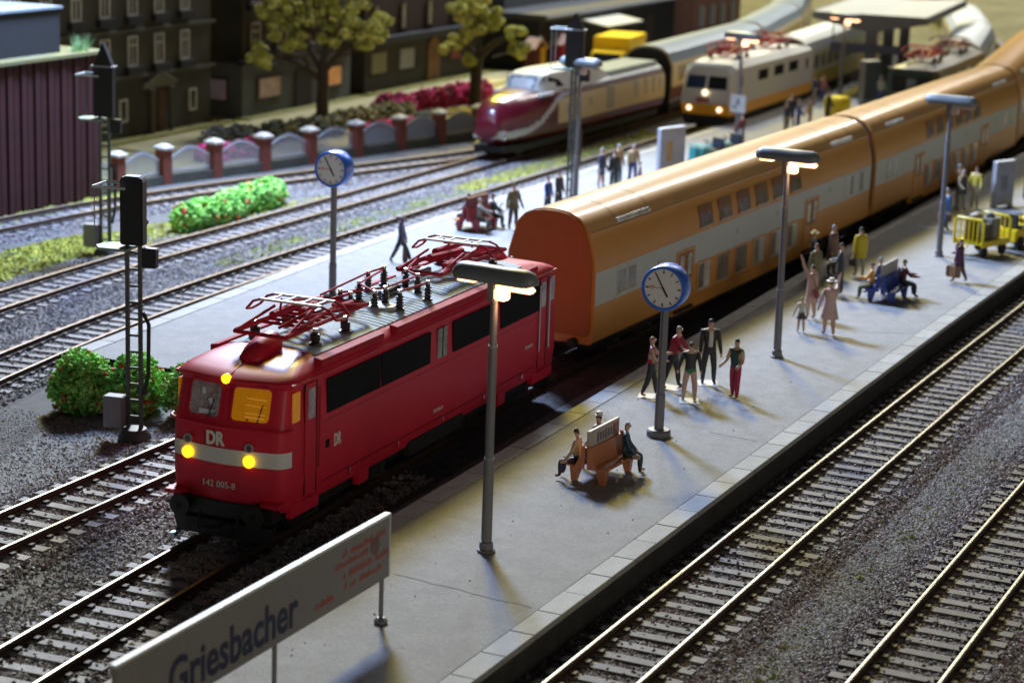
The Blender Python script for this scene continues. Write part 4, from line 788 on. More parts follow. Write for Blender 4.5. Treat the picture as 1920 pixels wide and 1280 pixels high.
# ------------------------------------------------------------------ signals
m_sig = mat('signal_green_grey', (.075, .085, .07), .6, var=.15); m_sigp = mat('signal_platform_green', (.20, .27, .23), .5, var=.1)
m_sblk = mat('signal_black', (.008, .008, .009), .45, var=0); m_rail = mat('pale_railing', (.42, .46, .42), .5)
def signal(label, x, y, z, mast, rz, head_h, pointed=False, legs=.34, box=True):
    t = thing('light_signal', label, 'signal', (x, y, z), rz, 'railway light signals')
    b = MB(); b.lathe([(.42, 0), (.42, .12), (.30, .30), (.2, .32)], 14); b.build('base', m_sig, t, smooth=40)
    for s in (-1, 1):
        b = MB(); b.obox((0, s * legs / 2, .25 + mast / 2), (.09, .09, mast)); b.build('mast_leg', m_sig, t)
    zz = .6
    while zz < mast:
        b = MB(); b.obox((0, 0, zz), (.05, legs, .06)); b.build('mast_rung', m_sig, t); zz += .42
    H0 = mast + .1
    b = MB()
    poly = [(-.30, H0), (.30, H0), (.30, H0 + head_h - .10), (.22, H0 + head_h), (-.22, H0 + head_h), (-.30, H0 + head_h - .10)]
    if pointed: poly = [(-.36, H0), (.36, H0), (.36, H0 + head_h * .68), (0, H0 + head_h), (-.36, H0 + head_h * .68)]
    b.prism(poly, -.16, .16, 'yz'); b.build('signal_head', m_sblk, t, bevel=.03)
    b = MB()
    for k in range(3): b.lathe([(.10, 0), (.10, .28)], 10, (.16, -.12 + .1 * k, H0 + .5 + k * .5), axis='x')
    b.build('lens_hood', m_sblk, t)
    if pointed:
        b = MB(); b.obox((0, 0, H0 + head_h * .68), (.36, .84, .05)); b.build('head_trim', m_grey, t)
    b = MB(); b.prism([(-.42, .0), (-.42, .75), (-.1, .95), (.3, .85), (.42, .55), (.42, 0)], H0 - .12, H0 - .05); b.build('service_platform', m_sigp, t)
    zr = H0 + 1.45
    b = MB(); b.tube([(-.40, .05, zr), (-.40, .90, zr), (.42, .90, zr), (.42, .05, zr)], .035, 6); b.build('guard_rail', m_rail, t)
    for q in ((-.40, .85), (.40, .85)): b = MB(); b.tube([(q[0], q[1], H0 - .08), (q[0], q[1], zr)], .015, 5); b.build('rail_stanchion', m_sigp, t)
    if box: b = MB(); b.box(-.32, .05, .22, .72, .35, 1.15); b.build('relay_box', mat('relay_box_grey', (.20, .20, .205), .6), t, bevel=.02)
    b = MB(); b.box(-.1, .12, -.62, -.25, H0 - .55, H0 - .05); b.build('side_lamp', m_sblk, t, bevel=.02)
    b = MB(); b.tube([(0, -.26, 1.2), (.03, -.36, 1.7), (.03, -.38, 3.0), (0, -.24, 3.3)], .05, 6); b.build('cable', m_sblk, t)
    return t
signal('lattice mast signal with black head, between the green bush and red locomotive', 5.3, 12.45, GZ, 4.9, R(12), 1.72)
signal('lattice signal with pointed black head, standing before the dark red wall', 23.8, 26.7, GZ, 4.85, R(12), 2.6, True)
signal('black headed signal mast next to the unlit lamp before the streamlined railcar', 38.95, 15.5, PZ, 5.35, R(12), 2.1, True, .15, False)

# ------------------------------------------------------------------ advertising board in the foreground
m_board = mat('advert_board', (.22, .21, .20), .6, var=.05, vs=1); m_edge = mat('board_white_edge', (.62, .63, .63), .5)
A = thing('advertising_board', 'long grey advertising board with dark blue lettering on posts, cut off below', 'sign', (-4.5, -.1, PZ))
b = MB(); b.box(-8.55, 0, -.05, .05, .86, 2.05); b.build('panel', m_board, A)
b = MB(); b.box(-8.6, .03, -.07, .07, 2.045, 2.10); b.build('top_edge', m_edge, A, bevel=.01)  # light on the top face painted in as a white strip
b = MB(); b.box(-.0, .035, -.06, .06, .86, 2.05); b.build('end_edge', m_edge, A)
for x in (-.17, -3.95, -7.9):
    b = MB(); b.tube([(x, 0, 0), (x, 0, .9)], .045, 8); b.lathe([(.13, 0), (.13, .06), (.07, .10)], 12, (x, 0, 0)); b.build('post', mat('sign_post_grey', (.17, .17, .18), .5), A)
m_adv = mat('advert_blue', (.025, .03, .07), .6, var=0); m_advr = mat('advert_red', (.45, .10, .08), .6, var=0)
text('Griesbacher', .92, m_adv, A, (-5.25, -.056, 1.30), SR, .004, .02, sx=.86)
b = MB()   # small red handwriting, too blurred to read in the photograph: plain pen strokes
for row, (z, x0, x1) in enumerate(((1.80, -1.75, -.15), (1.62, -2.0, -.75), (1.38, -1.7, -.1), (1.16, -1.65, -.35), (1.10, -2.7, -2.05))):
    x = x0
    while x < x1:
        w_ = rnd.uniform(.07, .12); hh = rnd.uniform(.07, .16); b.tube([(x, -.054, z - .06), (x + w_ * .4, -.054, z - .06 + hh), (x + w_ * .8, -.054, z - .05)], .012, 4); x += w_ + (.12 if rnd.random() < .15 else .0)
b.build('handwriting', m_advr, A)
b = MB(); b.lathe([(.17, 0), (.17, .008), (.01, .008)], 16, (-.55, -.062, 1.62), axis='y'); b.build('emblem', mat('emblem_brown', (.16, .09, .08), .6), A)

# ------------------------------------------------------------------ benches
def bench(label, x, y, rz, mseat, board=None, print_=None):
    t = thing('double_bench', label, 'bench', (x, y, PZ), rz, 'double sided platform benches'); t.scale = (.92, .88, .92)
    for s in (-1, 1):
        b = MB(); pr = [(.10, .92), (.14, .60), (.20, .46), (.32, .43), (.58, .45), (.60, .41), (.30, .38), (.15, .42), (.09, .58), (.05, .92)]
        b.loft([[(x_, s * q[0], q[1]) for q in pr] for x_ in (-.9, .9)]); b.build('seat', mseat, t, smooth=40, bevel=.0)
        for x_ in (-.72, .72):
            b = MB(); b.loft([[(x_ - .10, s * .22, .42), (x_ + .10, s * .22, .42), (x_ + .10, s * .52, .42), (x_ - .10, s * .52, .42)], [(x_ - .07, s * .34, 0), (x_ + .07, s * .34, 0), (x_ + .07, s * .48, 0), (x_ - .07, s * .48, 0)]]); b.build('leg', mseat, t)
        for x_ in (-.92, .92):
            b = MB(); b.loft([[(x_ - .02, s * .04, .40), (x_ - .02, s * .34, .40), (x_ - .02, s * .16, .70), (x_ - .02, s * .13, .98), (x_ - .02, s * .04, 1.0)], [(x_ + .02, s * .04, .40), (x_ + .02, s * .34, .40), (x_ + .02, s * .16, .70), (x_ + .02, s * .13, .98), (x_ + .02, s * .04, 1.0)]]); b.build('end_cheek', mseat, t)
    b = MB(); b.box(-.84, .84, -.045, .045, .85, 1.34); bd = b.build('back_board', board or mseat, t, bevel=.008)
    if print_:
        for s in (-1, 1):
            x_ = -.78 * s
            b = MB(); b.obox((-.62, s * .05, 1.1), (.26, .008, .30)); b.build('board_emblem', mat('board_red', (.45, .10, .05), .5), bd)
            text(print_, .24, mat('board_ink', (.10, .10, .12), .5), bd, (.14, s * .05, 1.1), (R(90), 0, 0 if s < 0 else R(180)), .004)
    return t
m_bor = mat('bench_orange', (.47, .17, .07), .45, var=.08); m_bbl = mat('bench_blue', (.02, .05, .25), .45, var=.08); m_brd = mat('bench_crimson', (.30, .02, .03), .45, var=.08)
bench('orange double bench with advertising backboard, beside the first lamp', 6.15, .05, R(-3), m_bor, mat('bench_board_pale', (.46, .38, .32), .55), None)
_bd = [c for c in bpy.data.objects if c.name.startswith('back_board')][0]
for s in (-1, 1):
    b = MB(); b.obox((-.62 * -s * -1, s * .05, 1.1), (.24, .008, .32)); b.build('board_emblem', mat('board_red', (.45, .10, .05), .5), _bd)
    b = MB()
    for k in range(7): b.obox((-.38 + k * .15, s * .05, 1.1), (.085, .008, .20 if k % 3 else .26))
    b.build('board_print', mat('board_ink', (.12, .12, .15), .5), _bd)
bench('blue double bench with grey backboard and seated travellers', 29.15, -.2, R(-2), m_bbl, mat('grey_board', (.33, .32, .31), .5))
bench('crimson double bench on the middle platform behind the rear pantograph', 32.3, 16.25, R(-4), m_brd, mat('wine_board', (.16, .03, .03), .5))

# ------------------------------------------------------------------ poster stands
def poster(label, x, y, rz, w_=1.25, h=1.85, face=None, art=None, th=.22):
    t = thing('poster_stand', label, 'poster stand', (x, y, PZ), rz)
    b = MB(); b.box(-w_ / 2, w_ / 2, -th / 2, th / 2, 0.08, h); b.build('panel', mat('poster_frame', (.30, .30, .31), .5), t, bevel=.015)
    b = MB(); b.box(-w_ / 2 + .02, w_ / 2 - .02, -th / 2 + .01, th / 2 - .01, h, h + .06); b.build('top_cap', m_edge, t)
    b = MB(); b.box(-w_ / 2 + .06, w_ / 2 - .06, -th / 2 - .012, -th / 2 + .01, .35, h - .10); p_ = b.build('poster', face, t)
    for (x0, x1, z0, z1, mm) in art or (): b = MB(); b.box(x0, x1, -th / 2 - .020, -th / 2 - .010, z0, z1); b.build('poster_art', mm, p_)
    for x_ in (-w_ / 2 + .1, w_ / 2 - .1): b = MB(); b.box(x_ - .06, x_ + .06, -.15, .15, 0, .09); b.build('foot', m_grey, t)
    return t
m_pgrey = mat('poster_grey', (.24, .26, .30), .5, var=.25, vs=2)
poster('grey poster stand behind the yellow luggage cart', 49.5, .8, R(-24), face=m_pgrey, art=[(-.3, .15, .7, 1.3, mat('poster_dark', (.15, .16, .19), .5, var=.3))])
poster('grey poster stand with an orange figure on the middle platform', 49.5, 15.35, R(-18), 1.7, 1.9, mat('poster_pale', (.30, .30, .29), .5, var=.15, vs=2), [(-.45, -.05, .5, 1.35, mat('poster_ochre', (.35, .20, .05), .6, var=.3)), (-.7, .7, 1.45, 1.52, m_grey)])
poster('tall dark poster pillar beside the canopy column', 79.0, 15.1, R(-35), 1.1, 2.4, mat('poster_slate', (.10, .11, .13), .5, var=.2), th=.5)

# ------------------------------------------------------------------ luggage cart, tractors, cases, boxes
m_yel = mat('cart_yellow', (.72, .56, .01), .4, var=.08)
C = thing('luggage_cart', 'yellow luggage cart with barred end frames beside the purple coated woman', 'luggage cart', (38.7, -.95, PZ), R(-20))
b = MB(); b.box(-.85, .85, -.62, .62, .46, .58); b.box(-.88, .88, -.64, -.58, .40, .62); b.box(-.88, .88, .58, .64, .40, .62); b.build('flatbed', m_yel, C, bevel=.02)
for x in (-.86, .86):
    b = MB(); b.tube([(x, -.60, .5), (x, -.60, 1.28), (x, -.5, 1.38), (x, .5, 1.38), (x, .60, 1.28), (x, .60, .5)], .055, 8); f_ = b.build('end_frame', m_yel, C, smooth=40)
    for y in (-.36, -.18, 0, .18, .36): b = MB(); b.tube([(x, y, .55), (x, y, 1.36)], .03, 6); b.build('bar', m_yel, f_)
for x in (-.6, .6):
    for y in (-.5, .5):
        b = MB(); b.lathe([(.02, -.05), (.17, -.06), (.22, -.04), (.22, .04), (.17, .06), (.02, .05)], 16, (x, y, .22), axis='y'); b.build('wheel', m_black, C, smooth=40)
        b = MB(); b.loft([[(x - .2, y - .03, .46), (x + .2, y - .03, .46), (x + .2, y + .03, .46), (x - .2, y + .03, .46)], [(x - .05, y - .03, .2), (x + .05, y - .03, .2), (x + .05, y + .03, .2), (x - .05, y + .03, .2)]]); b.build('fork', m_yel, C)
b = MB(); b.tube([(-.85, 0, .45), (-1.35, -.05, .25)], .035, 6); b.build('drawbar', m_yel, C)
def case(label, x, y, z, rz, size, mm, name='suitcase', cat='suitcase', ry=0):
    t = thing(name, label, cat, (x, y, z), rz); a, c, h = size
    b = MB(); b.box(-a / 2, a / 2, -c / 2, c / 2, 0, h); b.build('shell', mm, t, bevel=min(.03, c * .2))
    b = MB(); b.tube([(-a * .15, 0, h), (-a * .15, 0, h + .06), (a * .15, 0, h + .06), (a * .15, 0, h)], .018, 6); b.build('handle', m_ink, t)
    for x_ in (-a * .3, a * .3): b = MB(); b.box(x_ - .02, x_ + .02, -c / 2 - .006, c / 2 + .006, 0.01, h + .004); b.build('strap', m_ink, t)
    return t
def cart_pos(x, y): a = R(-20); return (38.7 + x * math.cos(a) - y * math.sin(a), -.95 + x * math.sin(a) + y * math.cos(a))
m_olive = mat('olive_case', (.09, .09, .05), .6); m_tan = mat('tan_case', (.30, .16, .07), .55); m_gc = mat('grey_case', (.22, .22, .20), .6); m_bc = mat('brown_case', (.12, .06, .03), .6)
for i, (x, y, a, c, h, mm, lb) in enumerate(((-.35, -.3, .5, .35, .62, m_olive, 'olive trunk nearest the corner of the yellow luggage cart'), (.25, -.25, .6, .3, .75, m_gc, 'tall grey case standing inside the yellow luggage cart'), (-.3, .25, .7, .3, .7, m_bc, 'brown case behind the bars of the yellow luggage cart'), (.35, .25, .55, .35, .66, m_olive, 'olive case at the far corner of the yellow luggage cart'))):
    case(lb, *cart_pos(x, y), PZ + .58, R(-20 + 4 * i), (a, c, h), mm)
for i, (x, y, lb) in enumerate(((-.45, .1, 'pale round parcel at the near end on top of the luggage cart'), (-.1, .2, 'pale round parcel in the middle on top of the luggage cart'), (.35, -.05, 'dark round parcel on top of the luggage cart'))):
    t = thing('parcel', lb, 'parcel', (*cart_pos(x, y), PZ + 1.28), R(30 * i)); b = MB(); b.lathe([(.02, 0), (.14, .03), (.17, .12), (.13, .22), (.02, .25)], 12); b.build('wrapping', (mat('parcel_grey', (.38, .37, .34), .6), mat('parcel_tan', (.30, .27, .20), .6), m_gc)[i], t, smooth=50); b = MB(); b.lathe([(.172, .11), (.172, .13)], 12); b.build('string', m_ink, t)
def tractor(label, x, y, rz, mm, seat=True):
    t = thing('luggage_tractor', label, 'tractor', (x, y, PZ), rz)
    b = MB(); b.loft([[(-.8, -.45, .3), (-.8, .45, .3), (-.8, .45, .75), (-.8, -.45, .75)], [(.1, -.48, .25), (.1, .48, .25), (.1, .48, .82), (.1, -.48, .82)], [(.85, -.45, .25), (.85, .45, .25), (.85, .42, .95), (.85, -.42, .95)]]); b.build('body', mm, t, bevel=.04)
    b = MB(); b.box(-.55, -.05, -.35, .35, .75, .86); b.box(-.62, -.5, -.35, .35, .8, 1.3); b.build('seat', m_ink, t, bevel=.03)
    b = MB(); b.tube([(.25, 0, .8), (.12, 0, 1.2)], .03, 6); b.lathe([(.2, -.02), (.22, 0), (.2, .02), (.17, 0)], 16, (.10, 0, 1.22)); b.build('steering_wheel', m_ink, t, smooth=40)
    b = MB(); b.box(.3, .8, -.5, .5, 1.0, 1.05); b.tube([(.4, -.4, .9), (.4, -.4, 1.0)], .03, 6); b.build('bonnet_rail', mm, t)
    for x_ in (-.5, .55):
        for s in (-1, 1): b = MB(); b.lathe([(.02, -.07), (.2, -.08), (.26, -.05), (.26, .05), (.2, .08), (.02, .07)], 16, (x_, s * .45, .26), axis='y'); b.build('wheel', m_black, t, smooth=40)
    return t
tractor('yellow luggage tractor at the right photo edge, hitched behind the luggage cart', 40.9, -1.75, R(-20), m_yel)
tractor('teal luggage tractor beside the ochre poster stand on the middle platform', 51.6, 14.35, R(155), mat('teal_paint', (.02, .20, .18), .4, var=.1))
tractor('second teal luggage tractor coupled behind the first on the middle platform', 53.3, 14.1, R(160), mat('teal_paint', (.02, .20, .18), .4, var=.1))
t = thing('grit_bin', 'bright yellow bin on the middle platform behind the orange coach roof', 'bin', (72.0, 14.75, PZ), R(-15))
b = MB(); b.loft([[(-.55, -.42, 0), (.55, -.42, 0), (.55, .42, 0), (-.55, .42, 0)], [(-.62, -.5, .95), (.62, -.5, .95), (.62, .5, .95), (-.62, .5, .95)]]); b.build('body', mat('bin_yellow', (.92, .76, .015), .4), t, bevel=.05)
b = MB(); b.loft([[(-.66, -.54, .95), (.66, -.54, .95), (.66, .54, .95), (-.66, .54, .95)], [(-.5, -.42, 1.15), (.5, -.42, 1.15), (.5, .42, 1.15), (-.5, .42, 1.15)]]); b.build('lid', mat('bin_yellow', (.92, .76, .015), .4), t, bevel=.04)

# ------------------------------------------------------------------ platform canopy
K_ = thing('platform_canopy', 'white topped platform canopy on a grey column at the upper right', 'canopy', (83.2, 16.55, PZ), R(6))
m_can = mat('canopy_white', (.38, .395, .41), .6, var=.03); m_cang = mat('canopy_grey', (.16, .165, .18), .6, var=.1)
b = MB(); b.loft([[(x, -3.25, 4.55), (x, 0, 4.30), (x, 3.25, 4.55), (x, 3.25, 4.62), (x, 0, 4.42), (x, -3.25, 4.62)] for x in (0, 16)]); b.build('roof_sheet', m_can, K_)
for s in (-1, 1): b = MB(); b.box(-.02, 16, s * 3.28 - .04, s * 3.28 + .04, 4.2, 4.64); b.build('fascia', m_cang, K_)
b = MB(); b.loft([[(-.06, -3.3, 4.62), (-.06, 3.3, 4.62), (-.06, 3.3, 4.22), (-.06, .6, 3.7), (-.06, -.6, 3.7), (-.06, -3.3, 4.22)], [(.1, -3.3, 4.6), (.1, 3.3, 4.6), (.1, 3.3, 4.22), (.1, .6, 3.7), (.1, -.6, 3.7), (.1, -3.3, 4.22)]]); b.build('end_fascia', m_cang, K_)
for x in (1.0, 7, 13): b = MB(); b.box(x - .22, x + .22, -.3, .3, 0, 4.3); b.build('column', m_cang, K_, bevel=.03)
for x in (1.0, 7, 13): b = MB(); b.prism([(-2.6, 4.3), (-.3, 3.5), (.3, 3.5), (2.6, 4.3)], x - .12, x + .12, 'yz'); b.build('bracket', m_cang, K_)
b = MB(); b.box(.7, .9, -2.3, 2.3, 2.35, 2.85); b.build('hanging_sign', mat('slate_blue_sign', (.10, .11, .17), .5), K_)
for y in (-2.2, 2.2): b = MB(); b.box(.75, .85, y - .03, y + .03, 2.85, 4.4); b.build('sign_hanger', m_cang, K_)
# ------------------------------------------------------------------ little figures
m_skin = mat('figure_skin', (.52, .33, .23), .5, var=.05)
HAIR = dict(brown=(.06, .035, .02), black=(.015, .013, .012), blond=(.30, .20, .08), grey=(.30, .30, .30), red=(.16, .05, .02))
def _rot(v, a, b, s):   # a forward swing, b outward
    return Vector((math.sin(a) * math.cos(b), s * math.sin(b), -math.cos(a) * math.cos(b)))
def person(label, x, y, face, h=1.68, top=(.3, .3, .3), legs=(.05, .05, .07), shoes=(.02, .02, .02), hair='brown', aL=(5, 12, 12), aR=(5, 12, 12), lL=(3, 4, 4), lR=(-3, 4, 4), lean=0, side=0, sit=None, coat=None, skirt=None, hat=None, bare_legs=False, sleeves=True, head=0, pad=None, z=PZ, group=None, shirt=None):
    """face: heading in degrees; arms/legs (forward swing, outward, joint bend); sit: height of the seat"""
    aL, aR = (aL[0], aL[1] * .55, aL[2]), (aR[0], aR[1] * .55, aR[2]); h *= 1 if sit is None else .94
    hp = .50 * h if sit is None else sit - .03 + .06 * h
    if sit is not None: lL, lR = (82, 8, 80), (82, 8, 80)
    P = []; E = []; Rr = []; Z = []
    def add(p, r, zone, par=None):
        P.append(Vector(p)); Rr.append(r * h if isinstance(r, (int, float)) else (r[0] * h, r[1] * h)); Z.append(zone)
        if par is not None: E.append((par, len(P) - 1))
        return len(P) - 1
    ln, sd = R(lean), R(side); upv = Vector((math.sin(ln), math.sin(sd), math.cos(ln) * math.cos(sd))).normalized()
    lat = Vector((0, 1, 0))
    pel = add((0, 0, hp), (.070, .092), 'legs')
    wst = add(Vector((0, 0, hp)) + upv * .10 * h, (.062, .082), 'top', pel)
    chs = add(Vector((0, 0, hp)) + upv * .235 * h, (.068, .098), 'top', wst)
    nck = add(Vector((0, 0, hp)) + upv * .325 * h, .030, 'skin', chs)
    hd0 = Vector((0, 0, hp)) + upv * .325 * h; hu = Vector((upv.x * .6 + math.sin(R(head)), upv.y, upv.z)).normalized()
    j = add(hd0 + hu * .045 * h, .040, 'skin', nck); hc = hd0 + hu * .095 * h; c1 = add(hc, (.055, .048), 'skin', j); add(hd0 + hu * .155 * h, .036, 'hair', c1)
    hands = {}
    for s, a in ((1, aL), (-1, aR)):
        sh = add(Vector((0, 0, hp)) + upv * .285 * h + lat * s * .112 * h, .042, 'top', chs)
        d = _rot(0, R(a[0]) + ln, R(a[1]), s); el = P[sh] + d * .175 * h; e = add(el, .034, 'top' if sleeves else 'skin', sh)
        d2 = _rot(0, R(a[0] + a[2]) + ln, R(a[1] * .6), s); wr = el + d2 * .15 * h; w_ = add(wr, .025, 'top' if sleeves else 'skin', e)
        pm = add(wr + d2 * .035 * h, (.012, .022), 'skin', w_); n_ = d2.orthogonal().normalized(); q = d2.cross(n_)
        for k, (f, L_) in enumerate(((-1, .036), (-.33, .042), (.33, .040), (1, .033))):
            add(P[pm] + q * f * .016 * h + d2 * L_ * h + n_ * .006 * h, .0062, 'skin', pm)
        add(P[pm] + q * .026 * h + d2 * .012 * h + n_ * .012 * h, .0068, 'skin', w_); hands[s] = P[pm] + d2 * .03 * h
    for s, a in ((1, lL), (-1, lR)):
        zl = 'skin' if bare_legs else 'legs'
        hj = add((0, s * .052 * h, hp - .02 * h), .062, 'legs', pel); d = _rot(0, R(a[0]), R(a[1]), s); kn = P[hj] + d * .235 * h; k = add(kn, .046, zl, hj)
        d2 = _rot(0, R(a[0] - a[2]), R(a[1] * .3), s); an = kn + d2 * .225 * h; m_ = add(kn + d2 * .09 * h, .043, zl, k); ak = add(an, .028, zl, m_); add(an + Vector((.075 * h, s * .012 * h, -.012 * h)), (.018, .024), 'shoes', ak)
    me = bpy.data.meshes.new('skel'); me.from_pydata([tuple(q) for q in P], E, []); o = bpy.data.objects.new('skel', me); COL.objects.link(o)
    sk = o.modifiers.new('s', 'SKIN'); sk.use_smooth_shade = True
    for i, sv in enumerate(me.skin_vertices[0].data): sv.radius = (Rr[i], Rr[i]) if not isinstance(Rr[i], tuple) else Rr[i]; sv.use_root = (i == 0)
    ss = o.modifiers.new('d', 'SUBSURF'); ss.levels = 1; ss.render_levels = 1
    bpy.context.view_layer.update(); ev = o.evaluated_get(bpy.context.evaluated_depsgraph_get()); bm_ = bpy.data.meshes.new_from_object(ev); bpy.data.objects.remove(o); bpy.data.meshes.remove(me)
    zn = ['skin', 'hair', 'top', 'legs', 'shoes']; cm = dict(skin=m_skin, hair=paint(HAIR[hair], .6), top=paint(top), legs=paint(legs), shoes=paint(shoes))
    bm_.materials.clear()
    for q in zn: bm_.materials.append(cm[q])
    seg = np.array([[*P[a], *P[b_]] for a, b_ in E]); A_, B_ = seg[:, :3], seg[:, 3:]; D_ = B_ - A_; zl = [Z[b_] for a, b_ in E]
    zi = []
    for p_ in bm_.polygons:
        c = np.array(p_.center); t_ = np.clip(((c - A_) * D_).sum(1) / (D_ * D_).sum(1), 0, 1); k = np.argmin(np.linalg.norm(c - A_ - t_[:, None] * D_, axis=1)); zo = zl[k]
        if zo == 'skin' and (Vector(c) - hc).length < .12 * h and (c[2] > hc.z + .028 * h or (c[0] < hc.x - .018 * h and c[2] > hc.z - .03 * h)): zo = 'hair'
        zi.append(zn.index(zo))
    bm_.polygons.foreach_set('material_index', zi)
    zmin = min(v.co.z for v in bm_.vertices); 
    t = link('person', bm_, None, (x, y, z - (zmin if sit is None else 0) + .004), R(face)); tag(t, label, 'person', group)
    # nose and eyes
    fw = Vector((math.cos(0), 0, 0)); b = MB(); b.obox(hc + Vector((.050 * h, 0, .0)), (.022 * h, .014 * h, .026 * h), m=0)
    for s in (-1, 1): b.obox(hc + Vector((.044 * h, s * .017 * h, .012 * h)), (.01 * h, .013 * h, .006 * h), m=1)
    b.obox(hc + Vector((.043 * h, 0, -.022 * h)), (.008 * h, .022 * h, .005 * h), m=2)
    b.build('facial_features', [m_skin, m_ink, mat('lips', (.35, .10, .09), .5)], t)
    def wrap(name, col, rows, n=16):
        bb = MB(); rings = []
        for zz, rx, ry, ox in rows:
            c = Vector((0, 0, hp)) + upv * zz * h; rings.append([(c.x + ox * h + rx * h * math.cos(2 * math.pi * k / n) * (1 + .05 * math.sin(k * 2.4 + zz * 9)), c.y + ry * h * math.sin(2 * math.pi * k / n), c.z) for k in range(n)])
        bb.loft(rings); bb.build(name, paint(col), t, smooth=50)
    if coat is not None:
        L_ = coat[1]; fl = coat[2] if len(coat) > 2 else .02
        wrap('coat', coat[0], [(-L_, .085 + fl, .115 + fl, 0), (-L_ * .4, .082 + fl * .5, .110 + fl * .5, 0), (.10, .078, .100, 0), (.22, .074, .112, 0), (.285, .06, .10, 0), (.315, .04, .05, 0)])
    if skirt is not None: wrap('skirt', skirt[0], [(-skirt[1], .09 + skirt[2], .11 + skirt[2], 0), (-.03, .082, .105, 0), (.06, .066, .084, 0)])
    if hat is not None:
        b = MB(); r = .052 * h; br = .045 * h if hat[1] else .012 * h; b.lathe([(r + br, 0), (r + br, .008 * h), (r, .012 * h), (r * .9, .05 * h), (r * .5, .062 * h), (.002, .063 * h)], 14, tuple(hc + Vector((-.004 * h, 0, .035 * h)))); b.build('hat', paint(hat[0]), t, smooth=50)
    if pad: b = MB(); b.prism([(-.32, -.25), (.30, -.28), (.34, .22), (-.28, .28)], -.0, .02); pd = b.build('stand_base', paint(pad), t, loc=(0, 0, zmin - .022))
    if shirt: b = MB(); q = Vector((0, 0, hp)); b.loft([[q + upv * zz * h + Vector((rx * h * math.cos(R(a_)), .085 * h * math.sin(R(a_)), 0)) for a_ in (-22, -8, 8, 22)] for zz, rx in ((.06, .080), (.15, .082), (.24, .084), (.30, .066))], closed=False, cap0=False, cap1=False); b.build('shirt_front', paint(shirt), t)
    a = R(face); c, s_ = math.cos(a), math.sin(a)
    t['_'] = 0; del t['_']
    return {k: (x + q.x * c - q.y * s_, y + q.x * s_ + q.y * c, z + q.z - (zmin if sit is None else 0)) for k, q in hands.items()}
G1, G2, G3, G4 = 'figures chatting by the blue clock', 'travellers gathered by the lit lamp', 'travellers at the far end of the near platform', 'travellers on the middle platform'
W_ = (.42, .36, .30)
# five by the clock
person('woman in red top and dark trousers, left of the clock post', 13.45, 1.78, -70, 1.66, (.33, .015, .03), (.02, .02, .025), (.35, .02, .02), 'blond', aL=(40, 10, 60), aR=(20, 20, 70), lL=(16, 4, 8), lR=(-12, 4, 10), sleeves=False, pad=W_, group=G1)
person('man in red jacket and black trousers, half behind the clock post', 14.6, 1.62, -95, 1.78, (.30, .015, .035), (.015, .015, .018), hair='grey', aL=(15, 20, 20), aR=(25, 15, 50), lL=(10, 14, 6), lR=(-10, 14, 4), lean=12, pad=W_, group=G1)
person('woman with black top, green shorts and bare legs, seen from behind', 13.55, .72, 25, 1.62, (.02, .02, .025), (.02, .16, .06), (.50, .42, .30), 'red', aL=(10, 30, 15), aR=(10, 26, 15), bare_legs=True, lL=(6, 7, 4), lR=(-4, 7, 2), pad=(.45, .42, .30), group=G1)
person('tall man in open dark jacket over white shirt, facing the clock group', 15.6, .95, -150, 1.82, (.025, .025, .022), (.03, .03, .03), hair='black', aL=(8, 18, 14), aR=(10, 16, 20), lL=(2, 6, 2), lR=(0, 6, 2), pad=(.50, .50, .48), shirt=(.62, .58, .52), group=G1)
person('woman in green top and crimson trousers, rightmost of the clock group', 14.5, -.2, 165, 1.64, (.03, .08, .06), (.34, .01, .04), (.30, .20, .10), 'black', aL=(6, 14, 60), aR=(20, 14, 40), lL=(5, 2, 5), lR=(-3, 2, 5), sleeves=False, group=G1)
# gathered by the second lamp
person('traveller in blue dress and wide straw hat beside the orange coach', 31.2, 3.0, -60, 1.55, (.05, .16, .30), (.05, .16, .30), hair='blond', hat=((.50, .42, .20), True), skirt=((.05, .16, .30), .22, .02), group=G2)
person('stout traveller in long brown coat beside the orange coach', 31.9, 2.55, -100, 1.75, (.15, .08, .06), (.08, .05, .04), hair='grey', coat=((.16, .085, .06), .22, .03), group=G2)
person('person in olive coat behind the waving woman', 28.6, 2.1, 60, 1.68, (.16, .145, .06), (.18, .16, .09), hair='red', coat=((.17, .15, .065), .24, .01), group=G2)
person('man in dark suit with arms held out', 28.9, 1.35, 100, 1.74, (.03, .03, .035), (.03, .03, .035), hair='black', aL=(20, 40, 60), aR=(20, 45, 50), group=G2)
h_ = person('waving woman in pale pink coat with raised left arm', 24.9, 1.05, 70, 1.72, (.52, .33, .27), (.50, .34, .28), hair='brown', aL=(150, 14, 10), aR=(5, 14, 10), coat=((.52, .33, .27), .20, .02), bare_legs=True, group=G2)
t = thing('shoulder_bag', 'dark red shoulder bag of the waving woman in pink', 'bag', (24.65, .82, PZ + .72), R(20)); b = MB(); b.box(-.16, .16, -.07, .07, 0, .26); b.build('pouch', paint((.22, .03, .02)), t, bevel=.03); b = MB(); b.tube([(-.12, 0, .26), (-.02, .12, .62), (.12, 0, .26)], .014, 5); b.build('strap', paint((.14, .03, .02)), t)
person('woman in wide pale coat and white hat, seen from behind', 23.1, -.1, 35, 1.70, (.50, .34, .29), (.30, .15, .12), (.03, .02, .02), 'red', aL=(5, 32, 5), aR=(120, 30, 70), coat=((.50, .35, .30), .22, .055), hat=((.55, .50, .45), True), bare_legs=True, lL=(6, 3, 4), lR=(-6, 3, 6), group=G2)
